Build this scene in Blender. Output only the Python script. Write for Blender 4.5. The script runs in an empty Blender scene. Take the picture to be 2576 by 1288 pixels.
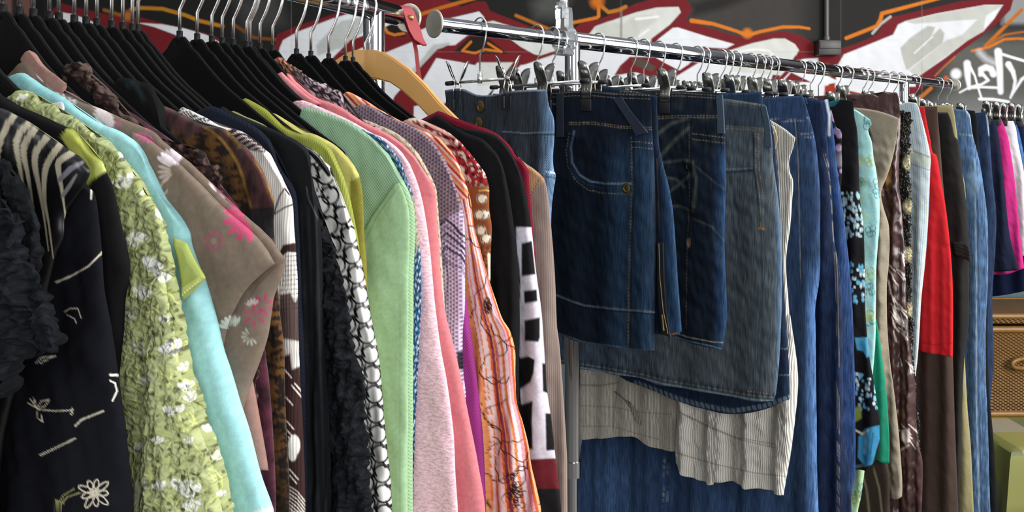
import bpy, bmesh, math, random
import numpy as np
from mathutils import Vector, Matrix

# ------------------------------------------------------------------ camera, world, lights
FPX, CX, HY, EYE = 1950.0, 1288.0, 338.0, 1.55      # focal length (px), principal column, horizon row, eye height
scene = bpy.context.scene
COLL = scene.collection
cam_data = bpy.data.cameras.new('camera')
cam_data.sensor_fit = 'HORIZONTAL'
cam_data.sensor_width = 36.0
cam_data.lens = 36.0 * FPX / 2576.0
cam_data.shift_y = -(644.0 - HY) / 2576.0
cam_data.clip_start = 0.02
cam = bpy.data.objects.new('camera', cam_data)
cam.location = (0, 0, EYE)
cam.rotation_euler = (math.pi / 2, 0, 0)
COLL.objects.link(cam)
scene.camera = cam
scene.view_settings.view_transform = 'Standard'
scene.view_settings.look = 'None'
scene.view_settings.gamma = 1.0
scene.view_settings.use_curve_mapping = False
scene.view_settings.exposure = 0.5

world = bpy.data.worlds.new('world')
scene.world = world
world.use_nodes = True
wn = world.node_tree
for n in list(wn.nodes):
    wn.nodes.remove(n)
w_out = wn.nodes.new('ShaderNodeOutputWorld')
w_bg = wn.nodes.new('ShaderNodeBackground')
w_tc = wn.nodes.new('ShaderNodeTexCoord')
w_sep = wn.nodes.new('ShaderNodeSeparateXYZ')
w_ramp = wn.nodes.new('ShaderNodeValToRGB')
wn.links.new(w_tc.outputs['Generated'], w_sep.inputs[0])
wn.links.new(w_sep.outputs['Z'], w_ramp.inputs[0])
w_back = wn.nodes.new('ShaderNodeMapRange')
w_back.inputs[1].default_value, w_back.inputs[2].default_value = 0.15, -0.9
w_mix = wn.nodes.new('ShaderNodeMix')
w_mix.data_type = 'RGBA'
w_mix.inputs[7].default_value = (1.15, 1.18, 1.22, 1)
w_mul = wn.nodes.new('ShaderNodeMath')
w_mul.operation = 'MULTIPLY'
w_up = wn.nodes.new('ShaderNodeMapRange')
w_up.inputs[1].default_value, w_up.inputs[2].default_value = -0.25, 0.15
wn.links.new(w_sep.outputs['Y'], w_back.inputs[0])
wn.links.new(w_sep.outputs['Z'], w_up.inputs[0])
wn.links.new(w_back.outputs[0], w_mul.inputs[0])
wn.links.new(w_up.outputs[0], w_mul.inputs[1])
wn.links.new(w_mul.outputs[0], w_mix.inputs[0])
wn.links.new(w_ramp.outputs[0], w_mix.inputs[6])
wn.links.new(w_mix.outputs[2], w_bg.inputs[0])
wn.links.new(w_bg.outputs[0], w_out.inputs[0])
w_ramp.color_ramp.elements[0].position = 0.0
w_ramp.color_ramp.elements[0].color = (0.10, 0.10, 0.11, 1)
w_ramp.color_ramp.elements[1].position = 0.75
w_ramp.color_ramp.elements[1].color = (0.80, 0.84, 0.90, 1)
w_bg.inputs[1].default_value = 0.32


def area_light(name, loc, target, sx, sy, power, color=(1, 1, 1)):
    d = bpy.data.lights.new(name, 'AREA')
    d.shape = 'RECTANGLE'
    d.size, d.size_y, d.energy, d.color = sx, sy, power, color
    o = bpy.data.objects.new(name, d)
    o.location = loc
    o.rotation_euler = (Vector(target) - Vector(loc)).to_track_quat('-Z', 'Y').to_euler()
    COLL.objects.link(o)
    return o


area_light('window_light_right', (3.3, 0.5, 2.1), (0.4, 1.7, 1.3), 1.7, 2.4, 135, (1.0, 0.98, 0.95))
area_light('window_light_front', (1.3, -1.9, 2.0), (0.1, 1.4, 1.3), 2.2, 2.0, 56, (1.0, 1.0, 1.0))
area_light('wire_glint_light', (-2.3, -1.7, 2.0), (0.1, 1.4, 1.4), 1.0, 2.4, 28, (0.95, 0.98, 1.0))  # added lamp, no known window: draws long glints on the hanger wires
area_light('overhead_fill', (0.8, 1.4, 3.6), (0.8, 1.9, 0.0), 2.6, 0.6, 34, (0.97, 0.99, 1.0))  # added fill from above, not a known roof window


# ------------------------------------------------------------------ helpers: colour, noise, curves
def lin(c):
    c = c / 255.0
    return c / 12.92 if c <= 0.04045 else ((c + 0.055) / 1.055) ** 2.4


def hx(s):
    s = s.lstrip('#')
    return np.array([lin(int(s[i:i + 2], 16)) for i in (0, 2, 4)])


def nz(x, y, sc, seed=0, octv=3):
    """smooth pseudo noise in about -1..1"""
    rng = np.random.RandomState(seed)
    o = np.zeros_like(x)
    a, tot = 1.0, 0.0
    for k in range(octv):
        for j in range(4):
            th = rng.uniform(0, 2 * math.pi)
            f = sc * (2 ** k) * rng.uniform(0.7, 1.4)
            o = o + a * np.sin((x * math.cos(th) + y * math.sin(th)) * f * 2 * math.pi + rng.uniform(0, 6.28))
        tot += a * 2.0
        a *= 0.6
    return np.clip(o / tot, -1.4, 1.4)


def spline(pts, n):
    """smooth curve through pts; tangents kept short beside short segments so that it never loops"""
    p = np.array(pts, float)
    d = np.linalg.norm(np.diff(p, axis=0), axis=1)
    m = np.zeros_like(p)
    m[0], m[-1] = p[1] - p[0], p[-1] - p[-2]
    for i in range(1, len(p) - 1):
        q = p[i + 1] - p[i - 1]
        m[i] = q / (np.linalg.norm(q) + 1e-9)
    m[0] /= d[0] + 1e-9
    m[-1] /= d[-1] + 1e-9
    t = np.linspace(0, 1, 10, endpoint=False)[:, None]
    out = []
    for i in range(len(p) - 1):
        a, b = m[i] * d[i], m[i + 1] * d[i]
        out.append((2 * t ** 3 - 3 * t ** 2 + 1) * p[i] + (t ** 3 - 2 * t ** 2 + t) * a + (-2 * t ** 3 + 3 * t ** 2) * p[i + 1] + (t ** 3 - t ** 2) * b)
    out.append(p[-1:])
    p = np.vstack(out)
    dd = np.concatenate([[0], np.cumsum(np.linalg.norm(np.diff(p, axis=0), axis=1))])
    return p, dd


def sample(pts, par):
    p = np.array(pts, float)
    if len(p) == 1:
        return np.repeat(p, len(par), 0)
    if len(p) == 2:
        d = np.array([0.0, 1.0])
    else:
        p, d = spline(pts, 0)
        d = d / max(d[-1], 1e-9)
    return np.stack([np.interp(par, d, p[:, 0]), np.interp(par, d, p[:, 1])], 1)


# ------------------------------------------------------------------ the two rails: frames for the planes of the hangers
RAIL_H = 0.181                                   # rail axis above the eye


class Rail:
    def __init__(self, px, py, vpx):
        y = RAIL_H * FPX / (HY - py)
        self.o = np.array([(px - CX) / FPX * y, y])
        t = (vpx - CX) / FPX
        n = math.hypot(t, 1)
        self.u = np.array([t / n, 1 / n])
        self.v = np.array([1 / n, -t / n])
        self.ang = math.atan2(self.v[1], self.v[0])

    def t_of(self, px):
        k = (px - CX) / FPX
        return (k * self.o[1] - self.o[0]) / (self.u[0] - k * self.u[1])

    def at(self, t):
        return self.o + t * self.u

    def pv(self, t, px, py):
        """photo pixel -> (v, h) on the hanger plane at t"""
        o = self.at(t)
        k = (px - CX) / FPX
        v = (k * o[1] - o[0]) / (self.v[0] - k * self.v[1])
        y = o[1] + v * self.v[1]
        return (v, (HY - py) / FPX * y)


LR = Rail(985.0, 35.0, 2165.0)
RR = Rail(1500.0, 108.0, 3448.0)


# ------------------------------------------------------------------ materials
def new_mat(name):
    m = bpy.data.materials.new(name)
    m.use_nodes = True
    nt = m.node_tree
    b = nt.nodes['Principled BSDF']
    return m, nt, b


def N(nt, typ, **kw):
    n = nt.nodes.new(typ)
    for k, v in kw.items():
        if k.startswith('i_'):
            key = k[2:]
            key = int(key) if key.isdigit() else key.replace('_', ' ')
            n.inputs[key].default_value = v
        else:
            setattr(n, k, v)
    return n


def mathn(nt, op, a, b=None, c=None):
    n = nt.nodes.new('ShaderNodeMath')
    n.operation = op
    for i, x in enumerate((a, b, c)):
        if x is None:
            continue
        if isinstance(x, (int, float)):
            n.inputs[i].default_value = x
        else:
            nt.links.new(x, n.inputs[i])
    return n.outputs[0]


def mixc(nt, fac, a, b, blend='MIX'):
    n = nt.nodes.new('ShaderNodeMix')
    n.data_type = 'RGBA'
    n.blend_type = blend
    for sock, x in ((n.inputs[0], fac), (n.inputs[6], a), (n.inputs[7], b)):
        if isinstance(x, (int, float)):
            sock.default_value = x
        elif isinstance(x, tuple):
            sock.default_value = x
        else:
            nt.links.new(x, sock)
    return n.outputs[2]


def fabric(kind):
    m, nt, b = new_mat('fabric_' + kind)
    L = nt.links.new
    col = N(nt, 'ShaderNodeAttribute', attribute_name='Col').outputs['Color']
    cl = N(nt, 'ShaderNodeAttribute', attribute_name='cloth').outputs['Vector']
    sep = N(nt, 'ShaderNodeSeparateXYZ')
    L(cl, sep.inputs[0])
    v, h = sep.outputs[0], sep.outputs[1]

    def mapped(sx, sy):
        mp = N(nt, 'ShaderNodeMapping')
        mp.inputs['Scale'].default_value = (sx, sy, 1)
        L(cl, mp.inputs[0])
        return mp.outputs[0]

    def noise(sx, sy, detail=3.0):
        n = N(nt, 'ShaderNodeTexNoise')
        n.inputs['Scale'].default_value = 1.0
        n.inputs['Detail'].default_value = detail
        L(mapped(sx, sy), n.inputs['Vector'])
        return n.outputs['Fac']

    def voro(sx, sy, feat='F1'):
        n = N(nt, 'ShaderNodeTexVoronoi', feature=feat)
        n.inputs['Scale'].default_value = 1.0
        L(mapped(sx, sy), n.inputs['Vector'])
        return n.outputs['Distance']

    def sinw(x, period):
        return mathn(nt, 'SINE', mathn(nt, 'MULTIPLY', x, 2 * math.pi / period))

    def ramp(x, lo, hi):
        n = N(nt, 'ShaderNodeMapRange')
        n.inputs[1].default_value, n.inputs[2].default_value = lo, hi
        L(x, n.inputs[0])
        return n.outputs[0]
    rough, sheen, bump, strength, dist = 0.88, 0.0, None, 0.35, 0.0006
    dark = (0, 0, 0, 1)
    if kind == 'plain':
        bump = mathn(nt, 'ADD', noise(900, 900), mathn(nt, 'MULTIPLY', noise(45, 18), 2.0))
        c = mixc(nt, ramp(noise(260, 220), 0.3, 0.7), mixc(nt, 0.18, col, dark), col)
    elif kind == 'knit':
        k = mathn(nt, 'MULTIPLY', sinw(v, 0.0030), sinw(h, 0.0036))
        bump, dist = k, 0.0008
        c = mixc(nt, ramp(k, -1, 0.6), mixc(nt, 0.30, col, dark), col)
    elif kind == 'finerib':
        k = sinw(v, 0.0021)
        bump, dist = mathn(nt, 'ADD', mathn(nt, 'MULTIPLY', k, .5), mathn(nt, 'MULTIPLY', noise(40, 12), 2.0)), 0.0006
        c = mixc(nt, ramp(k, -1, 0.4), mixc(nt, 0.20, col, dark), col)
    elif kind == 'cord':
        k = sinw(mathn(nt, 'ADD', v, mathn(nt, 'MULTIPLY', noise(14, 5), 0.004)), 0.0036)
        bump, dist, strength = k, 0.0011, 0.7
        c = mixc(nt, ramp(k, -1, 0.2), mixc(nt, 0.42, col, dark), col)
    elif kind == 'mesh':
        q = 0.0040
        h2 = mathn(nt, 'MULTIPLY', h, .866)
        k = mathn(nt, 'ADD', mathn(nt, 'ADD', sinw(v, q), sinw(mathn(nt, 'ADD', mathn(nt, 'MULTIPLY', v, .5), h2), q)), sinw(mathn(nt, 'SUBTRACT', h2, mathn(nt, 'MULTIPLY', v, .5)), q))
        bump, dist = k, 0.0003
        c = mixc(nt, ramp(k, -.4, 0.9), col, mixc(nt, 0.62, col, dark))
    elif kind == 'lace':
        e = voro(150, 110, 'DISTANCE_TO_EDGE')
        n2 = noise(330, 280, 5.0)
        k = mathn(nt, 'ADD', mathn(nt, 'MULTIPLY', mathn(nt, 'MINIMUM', e, 0.16), -4.0), n2)
        bump, dist, strength = k, 0.0012, 0.6
        hole = mathn(nt, 'MULTIPLY', ramp(e, 0.06, 0.20), ramp(n2, 0.42, 0.62))
        c = mixc(nt, hole, col, mixc(nt, 0.72, col, dark))
    elif kind == 'denim':
        st = noise(420, 26, 4.0)
        tw = sinw(mathn(nt, 'ADD', v, mathn(nt, 'MULTIPLY', h, 0.6)), 0.0021)
        bl = noise(24, 16, 4.0)
        bump, dist = mathn(nt, 'ADD', mathn(nt, 'MULTIPLY', tw, 0.35), mathn(nt, 'MULTIPLY', bl, 0.9)), 0.0012
        c = mixc(nt, ramp(st, 0.32, 0.68), mixc(nt, 0.55, col, dark), mixc(nt, 1.0, col, (1.35, 1.35, 1.35, 1), 'MULTIPLY'))
        c = mixc(nt, ramp(bl, 0.3, 0.7), mixc(nt, 0.08, c, dark), c)
        rough = 0.8
    elif kind == 'satin':
        w = noise(26, 9, 3.0)
        bump, dist, strength = w, 0.010, 0.55
        c = mixc(nt, ramp(w, 0.3, 0.7), mixc(nt, 0.25, col, dark), col)
        rough, sheen = 0.33, 0.0
    elif kind == 'velvet':
        w = noise(90, 60, 5.0)
        bump, dist, strength = w, 0.004, 0.6
        c = mixc(nt, ramp(w, 0.35, 0.62), mixc(nt, 0.75, col, dark), col)
        sheen = 0.7
    elif kind == 'crepe':
        w = voro(240, 520, 'DISTANCE_TO_EDGE')
        w2 = noise(210, 420, 2.0)
        bump, dist, strength = mathn(nt, 'ADD', w, w2), 0.0018, 0.5
        c = mixc(nt, ramp(w2, 0.38, 0.60), mixc(nt, 0.26, col, dark), col)
    L(c, b.inputs['Base Color'])
    b.inputs['Roughness'].default_value = rough
    b.inputs['Sheen Weight'].default_value = sheen * 0.35
    b.inputs['Sheen Roughness'].default_value = 0.4
    b.inputs['Specular IOR Level'].default_value = 0.14 if kind != 'satin' else 0.5
    bn = N(nt, 'ShaderNodeBump')
    bn.inputs['Strength'].default_value = strength
    bn.inputs['Distance'].default_value = dist
    L(bump, bn.inputs['Height'])
    L(bn.outputs[0], b.inputs['Normal'])
    return m


FAB = {}


def fab(k):
    if k not in FAB:
        FAB[k] = fabric(k)
    return FAB[k]


def simple(name, color, rough=0.5, metal=0.0, spec=0.5, trans=0.0, noise_amt=0.0, noise_scale=60.0, bump=0.0, coat=0.0, sheen=0.0):
    m, nt, b = new_mat(name)
    c = hx(color) if isinstance(color, str) else color
    rgba = (float(c[0]), float(c[1]), float(c[2]), 1)
    b.inputs['Base Color'].default_value = rgba
    b.inputs['Roughness'].default_value = rough
    b.inputs['Metallic'].default_value = metal
    b.inputs['Specular IOR Level'].default_value = spec
    b.inputs['Transmission Weight'].default_value = trans
    b.inputs['Coat Weight'].default_value = coat
    b.inputs['Sheen Weight'].default_value = sheen
    tc = N(nt, 'ShaderNodeTexCoord')
    nn = N(nt, 'ShaderNodeTexNoise')
    nn.inputs['Scale'].default_value = noise_scale
    nn.inputs['Detail'].default_value = 4
    nt.links.new(tc.outputs['Object'], nn.inputs['Vector'])
    if noise_amt > 0:
        dk = tuple(x * (1 - noise_amt) for x in rgba[:3]) + (1,)
        nt.links.new(mixc(nt, nn.outputs['Fac'], dk, rgba), b.inputs['Base Color'])
    if bump > 0:
        bn = N(nt, 'ShaderNodeBump')
        bn.inputs['Strength'].default_value = 0.5
        bn.inputs['Distance'].default_value = bump
        nt.links.new(nn.outputs['Fac'], bn.inputs['Height'])
        nt.links.new(bn.outputs[0], b.inputs['Normal'])
    return m


M_CHROME = simple('chrome', '#b0b1b4', 0.08, 1.0, noise_amt=0.06, noise_scale=30)
M_WIRE = simple('polished_wire', '#f2f2f0', 0.24, 1.0)
M_CLIP = simple('brushed_clip_metal', '#a9a8a2', 0.26, 1.0, noise_amt=0.15, noise_scale=90)
M_DISC = simple('scuffed_nickel', '#c9c4b6', 0.42, 0.75, noise_amt=0.25, noise_scale=120)
M_BLACKVELVET = simple('black_velvet_flock', '#070708', 0.95, 0, 0.10, noise_amt=0.3, noise_scale=700, bump=0.0004, sheen=0.03)
M_BLACKPLASTIC = simple('black_plastic', '#08080a', 0.6, 0, 0.2)
M_RUBBER = simple('black_rubber_pad', '#0e1016', 0.6)
M_WOOD = simple('varnished_beech', '#c8995a', 0.35, 0, 0.5, noise_amt=0.18, noise_scale=9, coat=0.3)
M_RED = simple('red_leather', '#8c1a22', 0.5, 0, 0.5, noise_amt=0.15, noise_scale=50, bump=0.0004)
M_BRASS = simple('antique_brass', '#a08a5a', 0.35, 1.0, noise_amt=0.3, noise_scale=400)
M_ACRYL = simple('clear_acrylic', '#eef2f4', 0.06, 0, 0.5, trans=0.92)
M_THREAD = simple('stitch_thread', '#a58a5a', 0.8)
M_WHITE = simple('white_satin_tape', '#e6e6ea', 0.5)
M_DARKMETAL = simple('painted_conduit', '#4c4a4a', 0.4, 0.4, noise_amt=0.2)


# ------------------------------------------------------------------ objects
def tag(o, label=None, cat=None, group=None, kind=None):
    if label:
        o['label'] = label
    if cat:
        o['category'] = cat
    if group:
        o['group'] = group
    if kind:
        o['kind'] = kind
    return o


def link(name, me, parent=None, loc=None):
    o = bpy.data.objects.new(name, me)
    COLL.objects.link(o)
    if parent:
        o.parent = parent
    if loc is not None:
        o.location = loc
    return o


def empty(name, loc, rz=0.0):
    o = bpy.data.objects.new(name, None)
    o.empty_display_size = 0.05
    o.location = loc
    o.rotation_euler = (0, 0, rz)
    COLL.objects.link(o)
    return o


def mesh_np(name, verts, faces, mat, smooth=True):
    me = bpy.data.meshes.new(name)
    verts = np.asarray(verts, np.float32)
    faces = np.asarray(faces, np.int32)
    me.vertices.add(len(verts))
    me.vertices.foreach_set('co', verts.ravel())
    nf, k = faces.shape
    me.loops.add(nf * k)
    me.loops.foreach_set('vertex_index', faces.ravel())
    me.polygons.add(nf)
    me.polygons.foreach_set('loop_start', np.arange(0, nf * k, k, dtype=np.int32))
    me.polygons.foreach_set('loop_total', np.full(nf, k, np.int32))
    me.polygons.foreach_set('use_smooth', np.full(nf, smooth))
    me.update(calc_edges=True)
    me.validate()
    me.materials.append(mat)
    return me


def set_attrs(me, col, cloth):
    a = me.attributes.new('Col', 'FLOAT_COLOR', 'POINT')
    a.data.foreach_set('color', np.concatenate([col, np.ones((len(col), 1))], 1).astype(np.float32).ravel())
    b = me.attributes.new('cloth', 'FLOAT_VECTOR', 'POINT')
    b.data.foreach_set('vector', cloth.astype(np.float32).ravel())


def sweep(pts, radius, seg=10, closed=False, caps=True):
    """tube along a polyline -> (verts, quads); radius may be a list"""
    P = [Vector(p) for p in pts]
    n = len(P)
    rad = radius if hasattr(radius, '__len__') else [radius] * n
    vs, fs = [], []
    up = None
    for i in range(n):
        t = (P[min(i + 1, n - 1)] - P[max(i - 1, 0)]).normalized()
        if up is None:
            up = Vector((0, 0, 1)) if abs(t.z) < 0.9 else Vector((1, 0, 0))
        a = up - t * up.dot(t)
        if a.length < 1e-5:
            a = Vector((1, 0, 0)) - t * t.x
        a.normalize()
        up = a
        b = t.cross(a)
        for k in range(seg):
            an = 2 * math.pi * k / seg
            vs.append(P[i] + (a * math.cos(an) + b * math.sin(an)) * rad[i])
    for i in range(n - 1):
        for k in range(seg):
            k2 = (k + 1) % seg
            fs.append((i * seg + k, i * seg + k2, (i + 1) * seg + k2, (i + 1) * seg + k))
    if caps:
        for i, rev in ((0, True), (n - 1, False)):
            c = len(vs)
            vs.append(P[i].copy())
            for k in range(seg):
                k2 = (k + 1) % seg
                f = (i * seg + k, i * seg + k2, c, c)
                fs.append(f[::-1] if rev else f)
    return vs, fs


class MB:
    """collects primitive pieces into one mesh"""
    def __init__(self):
        self.bm = bmesh.new()

    def add(self, vs, fs):
        b = [self.bm.verts.new(v) for v in vs]
        for f in fs:
            ids = []
            for i in f:
                if i not in ids:
                    ids.append(i)
            if len(ids) > 2:
                try:
                    self.bm.faces.new([b[i] for i in ids])
                except ValueError:
                    pass
        return self

    def tube(self, pts, r, seg=10):
        return self.add(*sweep(pts, r, seg))

    def box(self, c, s, rot=None, bevel=0.0):
        m = Matrix.Translation(c) @ (rot or Matrix.Identity(4)) @ Matrix.Diagonal((s[0], s[1], s[2], 1))
        r = bmesh.ops.create_cube(self.bm, size=1.0, matrix=m)
        if bevel:
            es = set()
            for v in r['verts']:
                es.update(v.link_edges)
            bmesh.ops.bevel(self.bm, geom=list(es), offset=bevel, segments=2, affect='EDGES', profile=0.5)
        return self

    def slab(self, outline, y0, y1):
        """closed outline of (x, z) extruded between two y"""
        n = len(outline)
        vs = [(x, y0, z) for x, z in outline] + [(x, y1, z) for x, z in outline]
        b = [self.bm.verts.new(v) for v in vs]
        self.bm.faces.new(b[:n])
        self.bm.faces.new(b[n:][::-1])
        for i in range(n):
            j = (i + 1) % n
            self.bm.faces.new((b[j], b[i], b[n + i], b[n + j]))
        return self

    def mesh(self, name, mat, smooth=True):
        bmesh.ops.recalc_face_normals(self.bm, faces=self.bm.faces)
        me = bpy.data.meshes.new(name)
        self.bm.to_mesh(me)
        self.bm.free()
        me.materials.append(mat)
        for p in me.polygons:
            p.use_smooth = smooth
        return me

    def build(self, name, mat, parent=None, loc=None, smooth=True):
        me = self.mesh(name, mat, smooth)
        if smooth:
            try:
                me.set_sharp_from_angle(angle=math.radians(40))
            except Exception:
                pass
        return link(name, me, parent, loc)


# ------------------------------------------------------------------ painter: dyes and prints as point colours on a surface
class Paint:
    def __init__(self, x, y, base):
        self.x, self.y = x, y
        self.c = np.repeat(hx(base)[None, :] if isinstance(base, str) else np.asarray(base)[None, :], len(x), 0)

    def mixin(self, a, col):
        col = hx(col) if isinstance(col, str) else np.asarray(col)
        a = np.clip(a, 0, 1)[:, None]
        self.c = self.c * (1 - a) + col * a
        return self

    def box(self, poly, pad):
        p = np.asarray(poly, float)
        return np.nonzero((self.x > p[:, 0].min() - pad) & (self.x < p[:, 0].max() + pad) & (self.y > p[:, 1].min() - pad) & (self.y < p[:, 1].max() + pad))[0]

    @staticmethod
    def segdist(x, y, a, b):
        dx, dy = b[0] - a[0], b[1] - a[1]
        l2 = dx * dx + dy * dy + 1e-9
        t = np.clip(((x - a[0]) * dx + (y - a[1]) * dy) / l2, 0, 1)
        return np.hypot(x - a[0] - t * dx, y - a[1] - t * dy), t

    def fill(self, poly, col, soft=2.0, amt=1.0):
        idx = self.box(poly, soft * 2 + 2)
        if len(idx) == 0:
            return self
        x, y = self.x[idx], self.y[idx]
        n = len(poly)
        ins = np.zeros(len(idx), bool)
        dist = np.full(len(idx), 1e9)
        for i in range(n):
            a, b = poly[i], poly[(i + 1) % n]
            cond = ((a[1] > y) != (b[1] > y))
            with np.errstate(divide='ignore', invalid='ignore'):
                xi = (b[0] - a[0]) * (y - a[1]) / ((b[1] - a[1]) if b[1] != a[1] else 1e-9) + a[0]
            ins ^= cond & (x < xi)
            dist = np.minimum(dist, self.segdist(x, y, a, b)[0])
        sd = np.where(ins, dist, -dist)
        al = np.clip(sd / soft + 0.5, 0, 1) * amt
        colr = hx(col) if isinstance(col, str) else np.asarray(col)
        self.c[idx] = self.c[idx] * (1 - al[:, None]) + colr * al[:, None]
        return self

    def stroke(self, pts, w, col, soft=1.6, amt=1.0, dash=None):
        ws = w if hasattr(w, '__len__') else [w] * len(pts)
        idx = self.box(pts, max(ws) + soft * 2 + 2)
        if len(idx) == 0:
            return self
        x, y = self.x[idx], self.y[idx]
        best = np.full(len(idx), -1e9)
        run = 0.0
        for i in range(len(pts) - 1):
            d, t = self.segdist(x, y, pts[i], pts[i + 1])
            ln = math.hypot(pts[i + 1][0] - pts[i][0], pts[i + 1][1] - pts[i][1])
            hw = (ws[i] * (1 - t) + ws[i + 1] * t) / 2
            s = hw - d
            if dash:
                s = np.where(((run + t * ln) % dash[0]) < dash[1], s, -1e9)
            run += ln
            best = np.maximum(best, s)
        al = np.clip(best / soft + 0.5, 0, 1) * amt
        colr = hx(col) if isinstance(col, str) else np.asarray(col)
        self.c[idx] = self.c[idx] * (1 - al[:, None]) + colr * al[:, None]
        return self

    def blob(self, cx, cy, r, col, soft=3.0, amt=1.0, ry=None):
        ry = ry or r
        d = np.hypot((self.x - cx) / r, (self.y - cy) / ry) * r
        return self.mixin(np.clip((r - d) / soft + 0.5, 0, 1) * amt, col)

    def petal(self, cx, cy, ang, r0, r1, wid, col, soft=1.8, edge=None):
        ca, sa = math.cos(ang), math.sin(ang)
        q = []
        for k in range(14):
            th = 2 * math.pi * k / 14
            a = (r0 + r1) / 2 + (r1 - r0) / 2 * math.cos(th)
            b = wid / 2 * math.sin(th) * (0.65 + 0.35 * math.cos(th))
            q.append((cx + ca * a - sa * b, cy + sa * a + ca * b))
        if edge:
            self.stroke(q + q[:1], 3.2, edge, soft)
        return self.fill(q, col, soft)

    def flower(self, cx, cy, r, n, col, a0=0.0, a1=2 * math.pi, wid=None, mid=None, r0=0.25, edge=None):
        for k in range(n):
            a = a0 + (a1 - a0) * (k + 0.5) / n
            self.petal(cx, cy, a, r * r0, r, wid or r * 0.42, col, edge=edge)
        if mid:
            self.blob(cx, cy, r * 0.22, mid)
        return self


# ------------------------------------------------------------------ cloth panels
FRONT = {}


def on_front(rail, parent, x, y, lift):
    """local point on the near surface of a garment, lifted off it"""
    fx, fy, co = FRONT[parent.data.name]
    d = (fx - x) ** 2 + (fy - y) ** 2
    i = np.argsort(d)[:4]
    w = 1 / (d[i] + 1e-3)
    q = (co[i] * w[:, None]).sum(0) / w.sum()
    return Vector((q[0] - lift * rail.u[0], q[1] - lift * rail.u[1], q[2]))


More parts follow.
